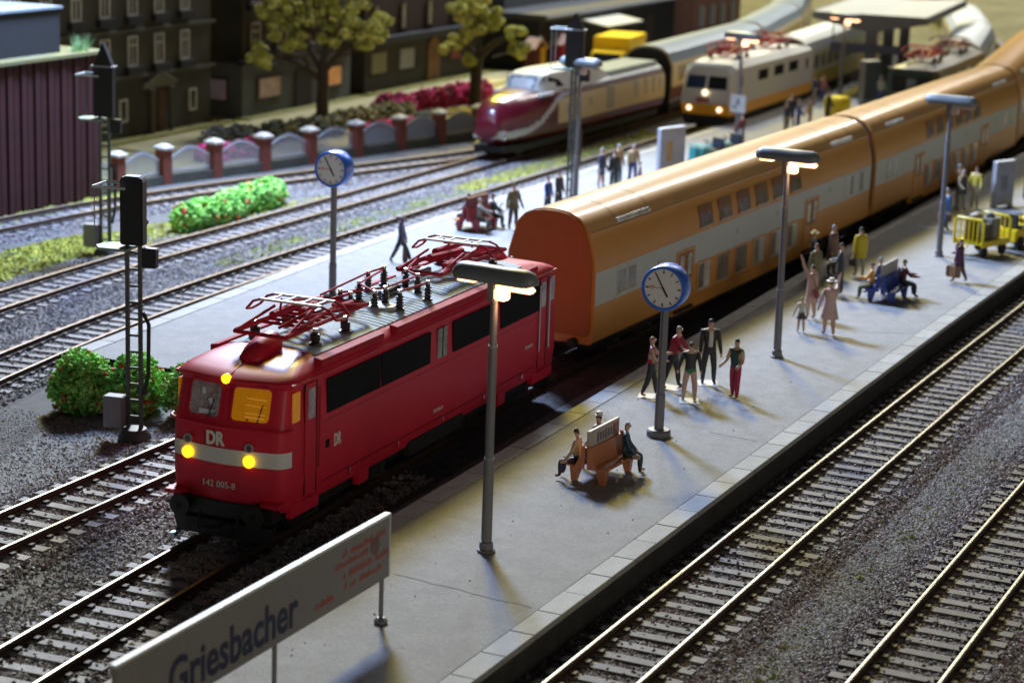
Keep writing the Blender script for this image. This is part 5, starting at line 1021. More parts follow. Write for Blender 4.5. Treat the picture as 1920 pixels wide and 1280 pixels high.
person('small child with dark skirt and pale blouse beside the pale coated woman', 22.95, .72, 40, 1.08, (.45, .44, .38), (.05, .06, .05), (.04, .03, .03), 'blond', aL=(5, 42, 5), aR=(5, 38, 10), skirt=((.05, .055, .05), .12, .05), bare_legs=True, group=G2)
h_ = person('traveller in bright yellow raincoat walking away beside the coach', 32.3, 1.7, 50, 1.70, (.55, .42, .01), (.30, .28, .22), (.08, .06, .03), 'black', aL=(0, 14, 4), aR=(0, 14, 4), coat=((.58, .44, .01), .14, .03), lL=(4, 3, 4), lR=(-4, 3, 4), group=G2)
case('dark handbag held by the traveller in the yellow raincoat', h_[1][0], h_[1][1], h_[1][2] - .34, R(50), (.34, .12, .26), m_bc, 'handbag', 'bag')
# sitting on the orange bench
person('seated person in cream shirt and striped dark trousers on the orange bench', 5.55, .42, 95, 1.60, (.45, .33, .17), (.02, .02, .06), (.10, .06, .03), 'brown', aL=(15, 8, 25), aR=(15, 8, 25), sit=.45, head=18)
person('seated person with white cap behind the backboard of the orange bench', 6.75, .42, 80, 1.72, (.50, .48, .44), (.10, .09, .08), hair='black', aL=(15, 8, 25), aR=(15, 8, 25), sit=.45, hat=((.60, .58, .54), False))
person('seated person in blue green jacket on the near side of the orange bench', 6.6, -.34, -70, 1.62, (.025, .07, .11), (.03, .05, .05), (.45, .35, .20), 'grey', aL=(18, 8, 25), aR=(18, 8, 25), sit=.45, head=10)
# sitting on the blue bench
person('seated person in orange shirt at the left end of the blue bench', 28.6, .20, 100, 1.64, (.58, .25, .01), (.10, .11, .09), (.40, .40, .38), 'black', aL=(35, 8, 60), aR=(30, 8, 40), sit=.45)
person('seated person in maroon jacket reading on the near side of the blue bench', 29.7, -.55, -60, 1.66, (.10, .02, .03), (.02, .03, .05), hair='black', aL=(35, 8, 50), aR=(35, 8, 50), sit=.45)
person('person behind the backboard of the blue bench, only the head showing', 29.6, .22, 90, 1.66, (.12, .12, .12), (.05, .05, .05), hair='grey', aL=(15, 8, 25), aR=(15, 8, 25), sit=.45)
# far end of the near platform
h_ = person('woman in purple coat walking away with a tan suitcase', 33.25, -1.5, 75, 1.52, (.085, .03, .075), (.12, .07, .06), (.03, .02, .02), 'brown', aL=(5, 16, 5), aR=(40, 12, 30), coat=((.09, .03, .08), .14, .03), bare_legs=False, lL=(14, 3, 5), lR=(-16, 3, 12), group=G3)
case('tan suitcase in the left hand of the purple coated woman', h_[1][0], h_[1][1], h_[1][2] - .42, R(75), (.52, .16, .38), m_tan)
h_ = person('person in blue behind the unlit lamp post, carrying a brown bag', 42.5, 1.35, -40, 1.72, (.03, .09, .20), (.04, .08, .15), hair='grey', aL=(10, 20, 6), aR=(-5, 14, 5), lL=(16, 4, 4), lR=(-12, 4, 8), group=G3)
case('brown travelling bag carried by the person in blue', h_[1][0], h_[1][1], h_[1][2] - .40, R(-40), (.6, .2, .36), mat('russet_bag', (.26, .10, .04), .55), 'travelling_bag', 'bag')
for i, (x, y, f, tp, lg, hr, lb) in enumerate(((47.6, 2.0, -120, (.40, .34, .20), (.30, .28, .20), 'grey', 'person with dark bag in pale coat, leftmost of the far group'), (49.0, 2.5, -60, (.32, .24, .12), (.12, .09, .06), 'grey', 'person in tan jacket behind the far group'), (48.6, 1.7, 170, (.48, .40, .05), (.28, .24, .14), 'brown', 'person in mustard top left of the grey poster stand'), (52.0, .3, -120, (.30, .20, .06), (.10, .08, .05), 'brown', 'person in brown at the right photo edge behind the poster stand'), (53.2, .0, -90, (.45, .33, .05), (.25, .2, .1), 'blond', 'person in yellow at the right photo edge behind the luggage tractor'))):
    person(lb, x, y, f, 1.7, tp, lg, hair=hr, aL=(10, 22, 30), aR=(15, 20, 50), coat=((.045, .05, .04), .12, .02) if i == 0 else None, group=G3)
# middle platform
h_ = person('man in blue jacket striding with a bag beside the red locomotive roof', 25.2, 15.6, -75, 1.68, (.045, .05, .12), (.03, .032, .04), hair='brown', aL=(10, 22, 5), aR=(150, 25, 100), lL=(28, 6, 6), lR=(-24, 6, 4), side=0, group=G4)
case('dark bag at the feet of the striding man in blue', h_[1][0] - .1, h_[1][1], PZ + .02, R(20), (.3, .16, .44), m_bc, 'travelling_bag', 'bag')
person('man in olive coat leaning on a stick by the crimson bench', 33.0, 15.1, -120, 1.74, (.14, .12, .055), (.06, .022, .022), hair='brown', aL=(10, 20, 20), aR=(-5, 22, 10), coat=((.15, .125, .06), .06, .03), group=G4)
t = thing('walking_stick', 'thin walking stick of the man in olive coat', 'stick', (33.1, 15.75, PZ)); b = MB(); b.tube([(.05, .1, 0), (0, -.08, .85)], .022, 6); b.build('shaft', m_ink, t); b = MB(); b.tube([(0, -.08, .84), (0, -.14, .9), (0, -.2, .86)], .022, 6); b.build('handle', m_ink, t)
person('grey haired person seated on the near end of the crimson bench', 31.7, 15.85, -80, 1.66, (.20, .19, .17), (.10, .09, .08), hair='grey', aL=(30, 8, 30), aR=(70, 14, 10), sit=.45, group=G4)
person('person in dark clothes seated on the far end of the crimson bench', 32.8, 15.85, -70, 1.66, (.04, .05, .045), (.03, .03, .03), hair='black', aL=(30, 8, 30), aR=(30, 8, 30), sit=.45, group=G4)
person('person in grey seated on the rear side of the crimson bench', 32.4, 16.65, 95, 1.66, (.16, .16, .17), (.06, .06, .06), hair='black', aL=(30, 8, 30), aR=(30, 8, 30), sit=.45, group=G4)
person('person in bright blue just above the first orange coach roof', 36.6, 15.35, -100, 1.5, (.02, .05, .22), (.03, .03, .05), hair='brown', group=G4)
person('person in dark green next to the one in bright blue', 37.5, 15.3, -100, 1.62, (.02, .03, .025), (.02, .02, .02), hair='black', group=G4)
person('slim woman in navy dress standing alone left of a talking group', 43.7, 16.15, -100, 1.68, (.06, .065, .12), (.05, .055, .11), hair='grey', skirt=((.055, .06, .11), .18, .0), bare_legs=True, group=G4)
person('stout person in black coat of the talking group on the middle platform', 43.4, 15.45, 60, 1.70, (.015, .018, .016), (.02, .025, .022), hair='black', coat=((.016, .02, .018), .05, .035), group=G4)
person('person in tan jacket, left of the two tan figures in the talking group', 44.9, 15.9, -110, 1.74, (.34, .26, .13), (.10, .16, .15), hair='grey', group=G4)
person('person in tan jacket, right of the two tan figures in the talking group', 45.3, 15.4, -140, 1.72, (.36, .26, .12), (.03, .05, .22), hair='grey', group=G4)
person('child in maroon at the right of the talking group', 44.9, 14.9, 120, 1.05, (.16, .05, .06), (.05, .05, .15), hair='brown', group=G4)
for x, y, f, tp, lg, hr, lb in ((58.0, 15.1, 70, (.14, .03, .03), (.30, .28, .25), 'brown', 'person in maroon beside the lamp with the white plate'), (63.9, 14.9, -60, (.03, .035, .05), (.20, .16, .08), 'grey', 'person in dark coat, leftmost of the crowd behind the orange coach'), (66.9, 15.6, 40, (.025, .03, .045), (.03, .03, .04), 'grey', 'person in navy at the back of the crowd behind the orange coach'), (65.3, 14.7, -80, (.07, .10, .33), (.06, .08, .25), 'grey', 'person in bright blue coat in the crowd behind the orange coach'), (66.6, 14.5, 110, (.40, .24, .03), (.30, .2, .05), 'brown', 'person in ochre, rightmost of the crowd behind the orange coach'), (69.9, 14.6, -90, (.03, .035, .03), (.03, .03, .03), 'black', 'person in black left of the yellow bin'), (77.2, 17.2, -100, (.50, .20, .20), (.05, .07, .28), 'black', 'person in pink shirt and blue trousers near the canopy lamp'), (76.7, 17.5, -60, (.05, .07, .28), (.40, .40, .42), 'black', 'person in blue jacket and white trousers near the canopy lamp'), (78.6, 14.3, -120, (.70, .70, .68), (.10, .14, .40), 'grey', 'person in white shirt and blue trousers by the dark poster pillar')):
    person(lb, x, y, f, 1.72, tp, lg, hair=hr, aL=(10, 20, 30), aR=(12, 18, 40), group=G4)
# ------------------------------------------------------------------ bushes, hedges and trees of foam flock
m_f1 = mat('bright_green_foam', (.30, .70, .12), .85, var=.3, vs=3); m_f2 = mat('light_green_foam', (.42, .78, .18), .85, var=.3, vs=3); m_f3 = mat('deep_green_foam', (.15, .44, .08), .85, var=.3, vs=3)
m_bl = mat('red_blossom_foam', (.75, .10, .05), .8, var=.25, vs=4); m_bl2 = mat('orange_blossom_foam', (.55, .20, .05), .8, var=.25, vs=4)
def foam(name, blobs, n, size, mats, parent=None, weights=None):
    """lumps on the skins of several ellipsoids (cx,cy,cz,rx,ry,rz)"""
    B = np.array(blobs, float); ar = (B[:, 3] * B[:, 4] + B[:, 3] * B[:, 5] + B[:, 4] * B[:, 5]); k = rng.choice(len(B), n, p=ar / ar.sum())
    d = rng.normal(size=(n, 3)); d /= np.linalg.norm(d, axis=1)[:, None]; r = rng.uniform(.55, 1.06, n) ** .6
    p = B[k, :3] + d * B[k, 3:6] * r[:, None]
    mi = rng.choice(len(mats), n, p=weights) if weights is not None else rng.integers(0, len(mats), n)
    # neighbouring lumps share a tone, so tone comes in clumps
    cell = (np.floor(p[:, 0] / (size * 4)) * 73 + np.floor(p[:, 1] / (size * 4)) * 19 + np.floor(p[:, 2] / (size * 4)) * 7).astype(int) % 97
    tone = np.random.default_rng(3).choice(len(mats), 97, p=weights); mi = np.where(rng.uniform(size=n) < .7, tone[cell], mi)
    return scatter(name, p, rng.uniform(size * .5, size * 1.3, n), mats, ICO, (1, 1, .9), .28, parent, mi)
def bush(label, blobs, n, size, mats, weights, loc, stem=True, cat='bush', name='flowering_bush'):
    t = thing(name, label, cat, (*loc, GZ)); foam('foliage', blobs, n, size, mats, t, weights)
    for q in blobs: b = MB(); b.tube([(q[0], q[1], -.02), (q[0] + .05, q[1], q[2])], .05, 6); b.build('stem', m_bark, t)
    return t
m_bark = mat('tree_bark', (.06, .045, .035), .9, var=.35, vs=5, bump=.6, bs=12)
def clump(cx0, cx1, cy0, cy1, n, r0, r1, zf=.85, top=1.):
    out = []
    for i in range(n): r = rnd.uniform(r0, r1); out.append((rnd.uniform(cx0, cx1), rnd.uniform(cy0, cy1), r * zf * top, r, r * .95, r * zf * rnd.uniform(.9, 1.2)))
    return out
W5 = [.36, .27, .27, .06, .04]
bush('round green bush with red blossoms left of the lattice signal', clump(-.7, .7, -1.2, 1.2, 8, .62, .85, .95), 5200, .058, [m_f1, m_f2, m_f3, m_bl, m_bl2], W5, (7.3, 14.3))
bush('green bush with red blossoms between lattice signal and red locomotive', clump(-.5, .5, -.8, .8, 6, .55, .72, 1.0), 3600, .055, [m_f1, m_f2, m_f3, m_bl, m_bl2], [.33, .27, .25, .10, .05], (8.0, 11.9))
bush('long green flowering bush between the tracks left of the second clock', [(x, rnd.uniform(-.35, .35) + .12 * x * 0, .52, .72, .62, .60 + rnd.uniform(-.05, .15)) for x in np.linspace(-3.3, 3.3, 9)], 4200, .085, [m_f1, m_f2, m_f3, m_bl, m_bl2], [.34, .32, .24, .06, .04], (32.6, 27.1))
m_p1 = mat('pink_flower_foam', (.75, .06, .28), .8, var=.3, vs=3); m_p2 = mat('crimson_flower_foam', (.50, .03, .12), .8, var=.3, vs=3); m_p3 = mat('dark_wine_foam', (.10, .015, .03), .8, var=.3, vs=3)
m_h1 = mat('grey_blue_foam', (.20, .22, .22), .85, var=.3, vs=3); m_h2 = mat('pale_straw_foam', (.34, .32, .17), .85, var=.3, vs=3); m_h3 = mat('dull_green_foam', (.10, .12, .06), .85, var=.3, vs=3)
def row(label, x0, x1, y0, y1, n, r, cnt, mats, w_, name='hedge', cat='hedge'):
    loc = ((x0 + x1) / 2, (y0 + y1) / 2); bl = [(a - loc[0] + rnd.uniform(-.2, .2), c - loc[1] + rnd.uniform(-.3, .3), r * .7, r * rnd.uniform(.9, 1.3), r * rnd.uniform(.9, 1.2), r * rnd.uniform(.7, 1.1)) for a, c in zip(np.linspace(x0, x1, n), np.linspace(y0, y1, n))]
    return bush(label, bl, cnt, .10, mats, w_, loc, name=name, cat=cat)
row('crimson flowering hedge left of the streamlined railcar nose', 63.2, 72.0, 36.6, 35.6, 9, .72, 2600, [m_p1, m_p2, m_p3], [.4, .4, .2], 'flower_hedge')
row('grey blue shrub row behind the white fence panels', 46.8, 54.6, 37.4, 35.6, 10, .62, 2200, [m_h1, m_h2, m_h3], [.5, .25, .25])
row('small pink flower clump at the left behind the fence', 43.6, 46.8, 35.6, 34.6, 5, .55, 800, [m_p1, m_p2, m_h3], [.5, .2, .3], 'flower_clump', 'flowers')
row('pink flower clump behind the fence right of the tree trunk', 55.3, 58.6, 33.9, 33.2, 5, .42, 800, [m_p1, m_p2, m_h3], [.55, .3, .15], 'flower_clump', 'flowers')
row('pale straw shrubs right of the larger tree trunk', 57.2, 62.3, 36.2, 35.2, 6, .6, 1200, [m_h2, m_h3], [.65, .35])
row('small bluish shrub at the end of the crimson hedge', 61.0, 61.8, 33.5, 33.3, 2, .5, 300, [m_h1, m_h3], [.5, .5])
m_t1 = mat('olive_leaf_foam', (.42, .44, .08), .85, var=.3, vs=3); m_t2 = mat('yellow_leaf_foam', (.62, .60, .18), .85, var=.3, vs=3); m_t3 = mat('dark_leaf_foam', (.20, .22, .05), .85, var=.3, vs=3)  # three leaf tones, mixed at random in clumps
def tree(label, x, y, trunk, limbs, blobs, n):
    t = thing('leafy_tree', label, 'tree', (x, y, GZ))
    b = MB(); b.tube(trunk[0], trunk[1], 10); tr = b.build('trunk', m_bark, t, smooth=60)
    for p_, r_ in limbs: b = MB(); b.tube(p_, r_, 8); b.build('limb', m_bark, tr, smooth=60)
    sub = []
    for (cx, cy, cz, rx, ry, rz_) in blobs:
        for k in range(max(4, int(9 * rx))):
            d = Vector((rnd.gauss(0, 1), rnd.gauss(0, 1), rnd.gauss(0, 1))).normalized() * rnd.uniform(.55, 1.05); r = rnd.uniform(.16, .34); sub.append((cx + d.x * rx, cy + d.y * ry, cz + d.z * rz_, r * 1.25, r * 1.15, r * .8))
    foam('crown', sub, n, .085, [m_t1, m_t2, m_t3], t, [.40, .36, .24])
    for q in sub[::3]: b = MB(); b.tube([(q[0] * .35, q[1] * .35, min(q[2] - .6, 3.6 + .4 * (q[2] - 3.6))), (q[0] * .8, q[1] * .8, q[2] - .25), q[:3]], [.05, .03, .015], 5); b.build('twig', m_bark, tr)
    return t
tree('broad tree with olive yellow crown behind the brick pillar fence', 54.6, 35.9, ([(0, 0, -.1), (.02, 0, .5), (.05, .02, 1.8), (.0, -.05, 2.9), (.02, 0, 3.7)], [.42, .34, .30, .28, .22]),
     [([(.0, 0, 2.7), (-.6, 1.0, 3.5), (-.9, 2.3, 3.9), (-1.0, 2.9, 4.1)], [.2, .15, .1, .06]), ([(0, 0, 3.2), (-.1, .7, 4.2), (-.3, 1.2, 5.2)], [.2, .13, .06]), ([(0, -.1, 3.2), (.3, -.8, 4.1), (.8, -2.0, 4.9)], [.2, .14, .06]), ([(.02, 0, 3.6), (.1, -.2, 4.6), (.0, -.3, 6)], [.2, .15, .06]), ([(.2, -.6, 3.9), (.6, -1.2, 4.4)], [.1, .05]), ([(-.3, .6, 3.3), (-.6, .7, 3.9)], [.1, .05])],
     [(-1.0, 3.0, 3.9, .75, .6, .5), (-.8, 3.0, 3.3, .4, .35, .3), (-.6, 1.9, 5.3, 1.0, .8, .6), (-.9, 1.1, 4.7, .8, .6, .45), (-.2, .4, 5.8, 1.1, .9, .6), (.3, -.6, 5.5, 1.0, .9, .5), (.2, -1.6, 5.3, .9, .8, .55), (.7, -2.5, 5.6, 1.0, .8, .6), (.9, -2.2, 4.6, .7, .6, .35), (0, 1.2, 6.6, 1.6, 1.4, .7), (.4, -1.4, 6.7, 1.6, 1.3, .7), (-.5, 2.5, 6.1, .9, .7, .5), (.1, -.5, 4.7, .6, .5, .3), (0, 0, 7.6, 1.9, 1.9, .8)], 15000)
tree('smaller tree with yellow green crown left of the streamlined railcar cab', 69.1, 34.6, ([(0, 0, -.1), (0, 0, .6), (.02, -.02, 2.0), (.08, -.12, 2.9)], [.40, .34, .33, .26]),
     [([(.05, -.1, 2.7), (.3, -.7, 3.4), (.7, -1.6, 4.0)], [.24, .18, .08]), ([(.05, 0, 2.7), (-.1, .5, 3.5), (-.3, 1.0, 4.3)], [.18, .12, .05]), ([(.1, -.1, 2.9), (.1, -.1, 4.5)], [.2, .06])],
     [(-.4, 1.3, 3.1, .65, .6, .45), (-.3, .7, 3.9, .7, .6, .45), (.1, .0, 4.5, .8, .75, .5), (.4, -.7, 4.8, .8, .7, .5), (.8, -1.9, 4.2, .7, .65, .4), (.9, -2.0, 3.2, .55, .5, .4), (-.2, .9, 5.2, .9, .9, .6), (.3, -.6, 5.7, 1.2, 1.1, .6), (.0, .3, 2.7, .45, .4, .25)], 8000)

# ------------------------------------------------------------------ brick pillar fence
m_brk = mat('pillar_brick_red', (.20, .055, .035), .8, var=.25, vs=4); m_cap = mat('pillar_cap', (.42, .40, .35), .7); m_pick = mat('picket_pale_blue', (.33, .35, .39), .55)
F = thing('pillar_fence', 'fence of red brick pillars with pale caps and arched white panels', 'fence', (0, 0, GZ))
FP = [(31.9, 34.4), (34.8, 34.05), (37.63, 33.7), (40.37, 32.94), (43.19, 32.21), (46.2, 31.63), (49.38, 31.01), (52.47, 30.39), (55.4, 29.75), (58.4, 29.1), (61.4, 28.5)]
b = MB(); b.box(-.24, .24, -.24, .24, 0, 1.5)
for k in range(8): b.box(-.25, .25, -.25, .25, .05 + k * .185, .05 + k * .185 + .15)
pm = b.mesh('pillar', m_brk); b = MB(); b.loft([[(-.33, -.33, 1.5), (.33, -.33, 1.5), (.33, .33, 1.5), (-.33, .33, 1.5)], [(-.33, -.33, 1.6), (.33, -.33, 1.6), (.33, .33, 1.6), (-.33, .33, 1.6)], [(-.1, -.1, 1.74), (.1, -.1, 1.74), (.1, .1, 1.74), (-.1, .1, 1.74)]]); cm_ = b.mesh('cap', m_cap)
for i, q in enumerate(FP):
    nx = FP[min(i + 1, len(FP) - 1)]; pv = FP[max(i - 1, 0)]; a = math.atan2(nx[1] - pv[1], nx[0] - pv[0])
    p_ = link('pillar', pm, F, (*q, 0), a); link('cap', cm_, p_, (0, 0, 0))
    if i < len(FP) - 1:
        d = Vector(nx) - Vector(q); L = d.length; a = math.atan2(d.y, d.x)
        b = MB(); b.box(.25, L - .25, -.2, .2, 0, .42); b.build('plinth', m_base, F, (*q, 0), a)
        b = MB(); n = 15; top = lambda s: 1.05 + .42 * math.sin(math.pi * s)
        for k in range(n + 1):
            x = .36 + (L - .72) * k / n; zt = top(k / n); b.box(x - .028, x + .028, -.02, .02, .42, zt + .04); b.loft([[(x - .028, -.02, zt + .04), (x + .028, -.02, zt + .04), (x + .028, .02, zt + .04), (x - .028, .02, zt + .04)], [(x, 0, zt + .13)] * 4])
        b.loft([[(.3 + (L - .6) * k / 16, -.03, top(k / 16) - .07), (.3 + (L - .6) * k / 16, .03, top(k / 16) - .07), (.3 + (L - .6) * k / 16, .03, top(k / 16)), (.3 + (L - .6) * k / 16, -.03, top(k / 16))] for k in range(17)]); b.box(.3, L - .3, -.03, .03, .5, .57)
        if i > 5: b.loft([[(.3 + (L - .6) * k / 16, .025, .45), (.3 + (L - .6) * k / 16, .04, .45), (.3 + (L - .6) * k / 16, .04, top(k / 16) - .03), (.3 + (L - .6) * k / 16, .025, top(k / 16) - .03)] for k in range(17)])
        b.build('picket_panel', m_pick, F, (*q, 0), a)['kind'] = 'stuff'

# ------------------------------------------------------------------ buildings
m_dred = mat('dark_red_board', (.040, .0045, .0045), .75, var=.3, vs=2); m_slate = mat('slate_block', (0.018, 0.019, 0.021), .8, var=.15); m_slatetop = mat('blue_slate_top', (.20, .25, .29), .7, var=.1)
m_wl = mat('dark_stucco', (.058, .055, .042), .9, var=.15, vs=1.2, bump=.3); m_wl2 = mat('grey_plaster', (.10, .108, .108), .9, var=.12, vs=1.2); m_wl3 = mat('brown_brick_dark', (.035, .018, .014), .9, var=.25, vs=3); m_wl4 = mat('umber_stucco', (.045, .040, .032), .9, var=.15)
m_mul = mat('window_white', (.50, .48, .42), .6); m_gl = mat('house_glass', (.02, .02, .024), .15, var=0); m_sill = mat('dark_balcony', (.015, .015, .018), .7); m_dr = mat('brown_door', (.10, .055, .02), .7, var=.2)
def window(t, x, y, z0, z1, w_=.62, style='cross', face=-1, glass=None, frame=None, sill=True):
    b = MB(); b.box(x - w_ / 2, x + w_ / 2, y - .05, y + .02, z0, z1); o = b.build('window', glass or m_gl, t)
    f_ = frame or m_mul; e = .05; b = MB()
    for a in (-w_ / 2, w_ / 2): b.box(x + a - e, x + a + e, y - .10, y - .02, z0 - e, z1 + e)
    for c in (z0, z1): b.box(x - w_ / 2, x + w_ / 2, y - .095, y - .02, c - e, c + e)
    if style == 'cross': b.box(x - .035, x + .035, y - .09, y - .02, z0, z1); b.box(x - w_ / 2, x + w_ / 2, y - .085, y - .02, z0 + (z1 - z0) * .68, z0 + (z1 - z0) * .68 + .06)
    b.build('window_frame', f_, o)
    if sill: b = MB(); b.box(x - w_ * .95, x + w_ * .95, y - .32, y - .02, z0 - .42, z0 - .06); b.build('window_balcony', m_sill, o)
    return o
def arch(t, x, y, w_, h, mm, name='door'):
    b = MB(); n = 10; poly = [(x - w_ / 2, 0), (x + w_ / 2, 0)] + [(x + w_ / 2 * math.cos(math.pi * k / n), h - w_ / 2 + w_ / 2 * math.sin(math.pi * k / n)) for k in range(n + 1)]
    b.prism(poly, y - .06, y + .02, 'xz'); return b.build(name, mm, t)
# dark red boarded building at the far left
Bd = thing('boarded_building', 'dark red boarded building with slate roof block at the upper left', 'building', (0, 0, GZ))
b = MB(); b.box(14, 33.5, 34.0, 42, 0, 5.85); b.build('wall', m_slate, Bd)
pmesh = {}
for i in range(46):
    b_ = MB(); 
    if 'm' not in pmesh: b_.box(-.185, .185, -.06, .06, .05, 5.8); pmesh['m'] = b_.mesh('board', m_dred, bevel=.03)
    link('board', pmesh['m'], Bd, (14.4 + i * .418, 33.95 + (.05 if i % 2 else 0), rnd.uniform(-.03, .03)))
for i in range(8): link('board', pmesh['m'], Bd, (33.55, 34.3 + i * .418, 0), R(90))
b = MB(); b.box(13.8, 33.8, 33.75, 42.2, 5.85, 5.98); b.build('ledge', mat('mossy_ledge', (.16, .155, .10), .9, col2=(.17, .15, .02), vs=1), Bd)
b = MB(); b.loft([[(14, 34.6, 5.98), (31.8, 34.6, 5.98), (31.8, 41, 5.98), (14, 41, 5.98)], [(14, 34.6, 7.7), (31.8, 34.6, 7.7), (31.8, 41, 7.7), (14, 41, 7.7)]]); b.build('roof_block', m_slate, Bd)
b = MB(); b.box(13.9, 31.9, 34.5, 41.1, 7.7, 7.8); b.build('roof_top', m_slatetop, Bd)
bl = [(0, 0, .25, .5, .4, .35), (.5, -.1, .15, .45, .35, .25)]; t = thing('grass_tuft', 'light green tuft growing on the corner of the dark red building', 'plant', (32.4, 34.2, GZ + 5.98)); b = MB()
for k in range(90):
    a, r_ = rnd.uniform(0, 6.28), rnd.uniform(.1, .7); x_, y_ = rnd.uniform(-.3, .5), rnd.uniform(-.2, .2); b.add([(x_ - .03, y_, 0), (x_ + .03, y_, 0), (x_ + math.cos(a) * r_ + .3, y_ + math.sin(a) * .3, rnd.uniform(.2, .75))], [(0, 1, 2)])
b.build('blades', mat('tuft_green', (.20, .36, .14), .8, var=.2), t); b = MB(); b.lathe([(.3, -.02), (.25, .05), (.02, .07)], 8); b.build('root_clump', m_gr2, t)
# town house with pedimented door
H1 = thing('town_house', 'dark stucco town house with pedimented doorway behind the fence', 'building', (0, 0, GZ))
b = MB(); b.box(34, 54.2, 42.2, 52, 0, 11); b.build('wall', m_wl, H1)
for z in (2.95, 5.15, 7.5): b = MB(); b.box(33.9, 54.35, 42.0, 42.25, z, z + .16); b.build('cornice', mat('stone_trim', (.085, .08, .062), .85), H1)
for x in np.arange(36.4, 54, 2.2):
    for z in (3.55, 5.95): window(H1, x, 42.2, z, z + 1.35, .66)
for x in (45.1, 46.6, 52.5): window(H1, x, 42.2, .95, 1.95, .55, 'plain', sill=False)
b = MB(); b.box(48.9, 50.1, 42.14, 42.25, 0, 2.2); d_ = b.build('door', m_dr, H1)
b = MB(); b.box(49.46, 49.5, 42.10, 42.15, 0, 2.2); b.obox((49.38, 42.10, 1.1), (.08, .06, .12)); b.build('door_handle', m_ink, d_)
for x in (48.7, 50.3): b = MB(); b.lathe([(.17, 0), (.17, .12), (.12, .16), (.11, 2.2), (.17, 2.3)], 10, (x, 41.95, 0)); b.build('column', mat('stone_trim', (.085, .08, .062), .85), H1, smooth=40)
b = MB(); b.prism([(48.2, 2.35), (50.8, 2.35), (50.8, 2.48), (49.5, 3.05), (48.2, 2.48)], 42.05, 42.2, 'xz'); b.build('pediment', mat('pediment_stone', (.17, .165, .12), .85), H1)
for sx in (-1, 1): b = MB(); b.obox((49.5 + sx * .66, 42.05, 2.82), (1.5, .3, .10), ry=sx * .41); b.build('pediment_moulding', mat('pediment_stone', (.17, .165, .12), .85), H1)
b = MB(); b.box(40, 55.2, 41.3, 42.2, -.02, .16); b.build('doorstep', mat('mossy_step', (.22, .20, .05), .9, var=.2), H1)
# corner house with shop windows
H2 = thing('corner_house', 'corner house with lit shop windows and arched door behind the broad tree', 'building', (0, 0, GZ))
b = MB(); b.box(56.4, 67.6, 41.7, 50, 0, 2.9); b.build('wall', m_wl2, H2); b = MB(); b.box(56.5, 67.5, 41.8, 50, 2.9, 11); b.build('upper_wall', m_wl4, H2)
b = MB(); b.box(56.2, 67.8, 41.45, 41.85, 2.85, 3.05); b.build('cornice', m_wl3, H2)
m_shop = mat('lit_shop_pink', (.30, .22, .16), .4, var=.4, vs=2, emit=(.9, .5, .3), es=.05); m_shop2 = mat('lit_shop_orange', (.45, .18, .04), .4, var=.4, vs=2, emit=(1, .45, .12), es=.18); m_fr2 = mat('dark_shop_frame', (.05, .035, .03), .7)
for x, w_, mm in ((58.9, 2.0, m_shop), (65.6, 1.5, m_shop2)):
    b = MB(); b.box(x - w_ / 2 - .22, x + w_ / 2 + .22, 41.62, 41.75, .85, 2.15); o = b.build('shop_window', m_fr2, H2); b = MB(); b.box(x - w_ / 2, x + w_ / 2, 41.57, 41.63, 1.05, 1.98); b.build('shop_pane', mm, o)
    b = MB(); b.box(x - w_ / 2 - .06, x + w_ / 2 + .06, 41.55, 41.6, .99, 1.05); b.box(x + w_ / 2, x + w_ / 2 + .06, 41.55, 41.6, 1.0, 2.0); b.build('shop_frame', mat('shop_trim', (.30, .24, .18), .6), o)
b = MB(); b.box(56.32, 56.42, 42.5, 43.9, .85, 2.15); o = b.build('shop_window', m_fr2, H2); b = MB(); b.box(56.27, 56.33, 42.65, 43.8, .98, 2.0); b.build('shop_pane', mat('pink_pane', (.30, .22, .25), .4, var=.3, emit=(.7, .5, .6), es=.03), o)
arch(H2, 62.4, 41.66, 1.7, 2.6, mat('dark_arch', (.022, .016, .016), .8), 'archway')
for x in (57.6, 60.2, 63.5, 66.2):
    for z in (3.5, 6.0): window(H2, x, 41.75, z, z + 1.4, .8, frame=mat('window_pinkish', (.30, .23, .19), .6))
b = MB(); b.box(56, 68.2, 40.8, 41.7, -.02, .16); b.build('doorstep', mat('mossy_step', (.22, .20, .05), .9, var=.2), H2)
# brown brick house
H3 = thing('brick_house', 'dark brown brick house with arched wooden door left of the smaller tree', 'building', (0, 0, GZ))
b = MB(); b.box(69.6, 84.2, 41.9, 50, 0, 2.95); b.build('wall', m_wl4, H3); b = MB(); b.box(69.7, 84.1, 42.0, 50, 2.95, 11); b.build('upper_wall', m_wl3, H3)
b = MB(); b.box(69.4, 84.4, 41.4, 42.0, 2.85, 3.2); b.build('balcony', m_sill, H3)
for x, mm in ((71.2, mat('poster_straw', (.24, .22, .13), .6, var=.1)), (74.6, mat('pale_curtain', (.30, .31, .33), .6, var=.2))): b = MB(); b.box(x - .85, x + .85, 41.82, 41.92, 1.15, 2.3); b.build('shop_window', mm, H3)
b = MB(); b.box(80.3, 81.6, 41.82, 41.92, 1.2, 2.3); b.build('shop_window', mat('red_curtain', (.22, .06, .06), .6, var=.3), H3)
arch(H3, 78.0, 41.86, 1.6, 2.75, mat('oak_door', (.17, .085, .025), .7, var=.25, vs=4)); 
for x in (71, 74.3, 77.6, 80.9): window(H3, x, 41.98, 3.5, 5.0, .75, 'plain', glass=mat('drawn_blind', (.26, .25, .21), .6, var=.2), frame=m_wl3, sill=False)
for x in (71, 74.3, 77.6, 80.9): window(H3, x, 41.98, 6.2, 7.6, .75, 'plain', sill=False)
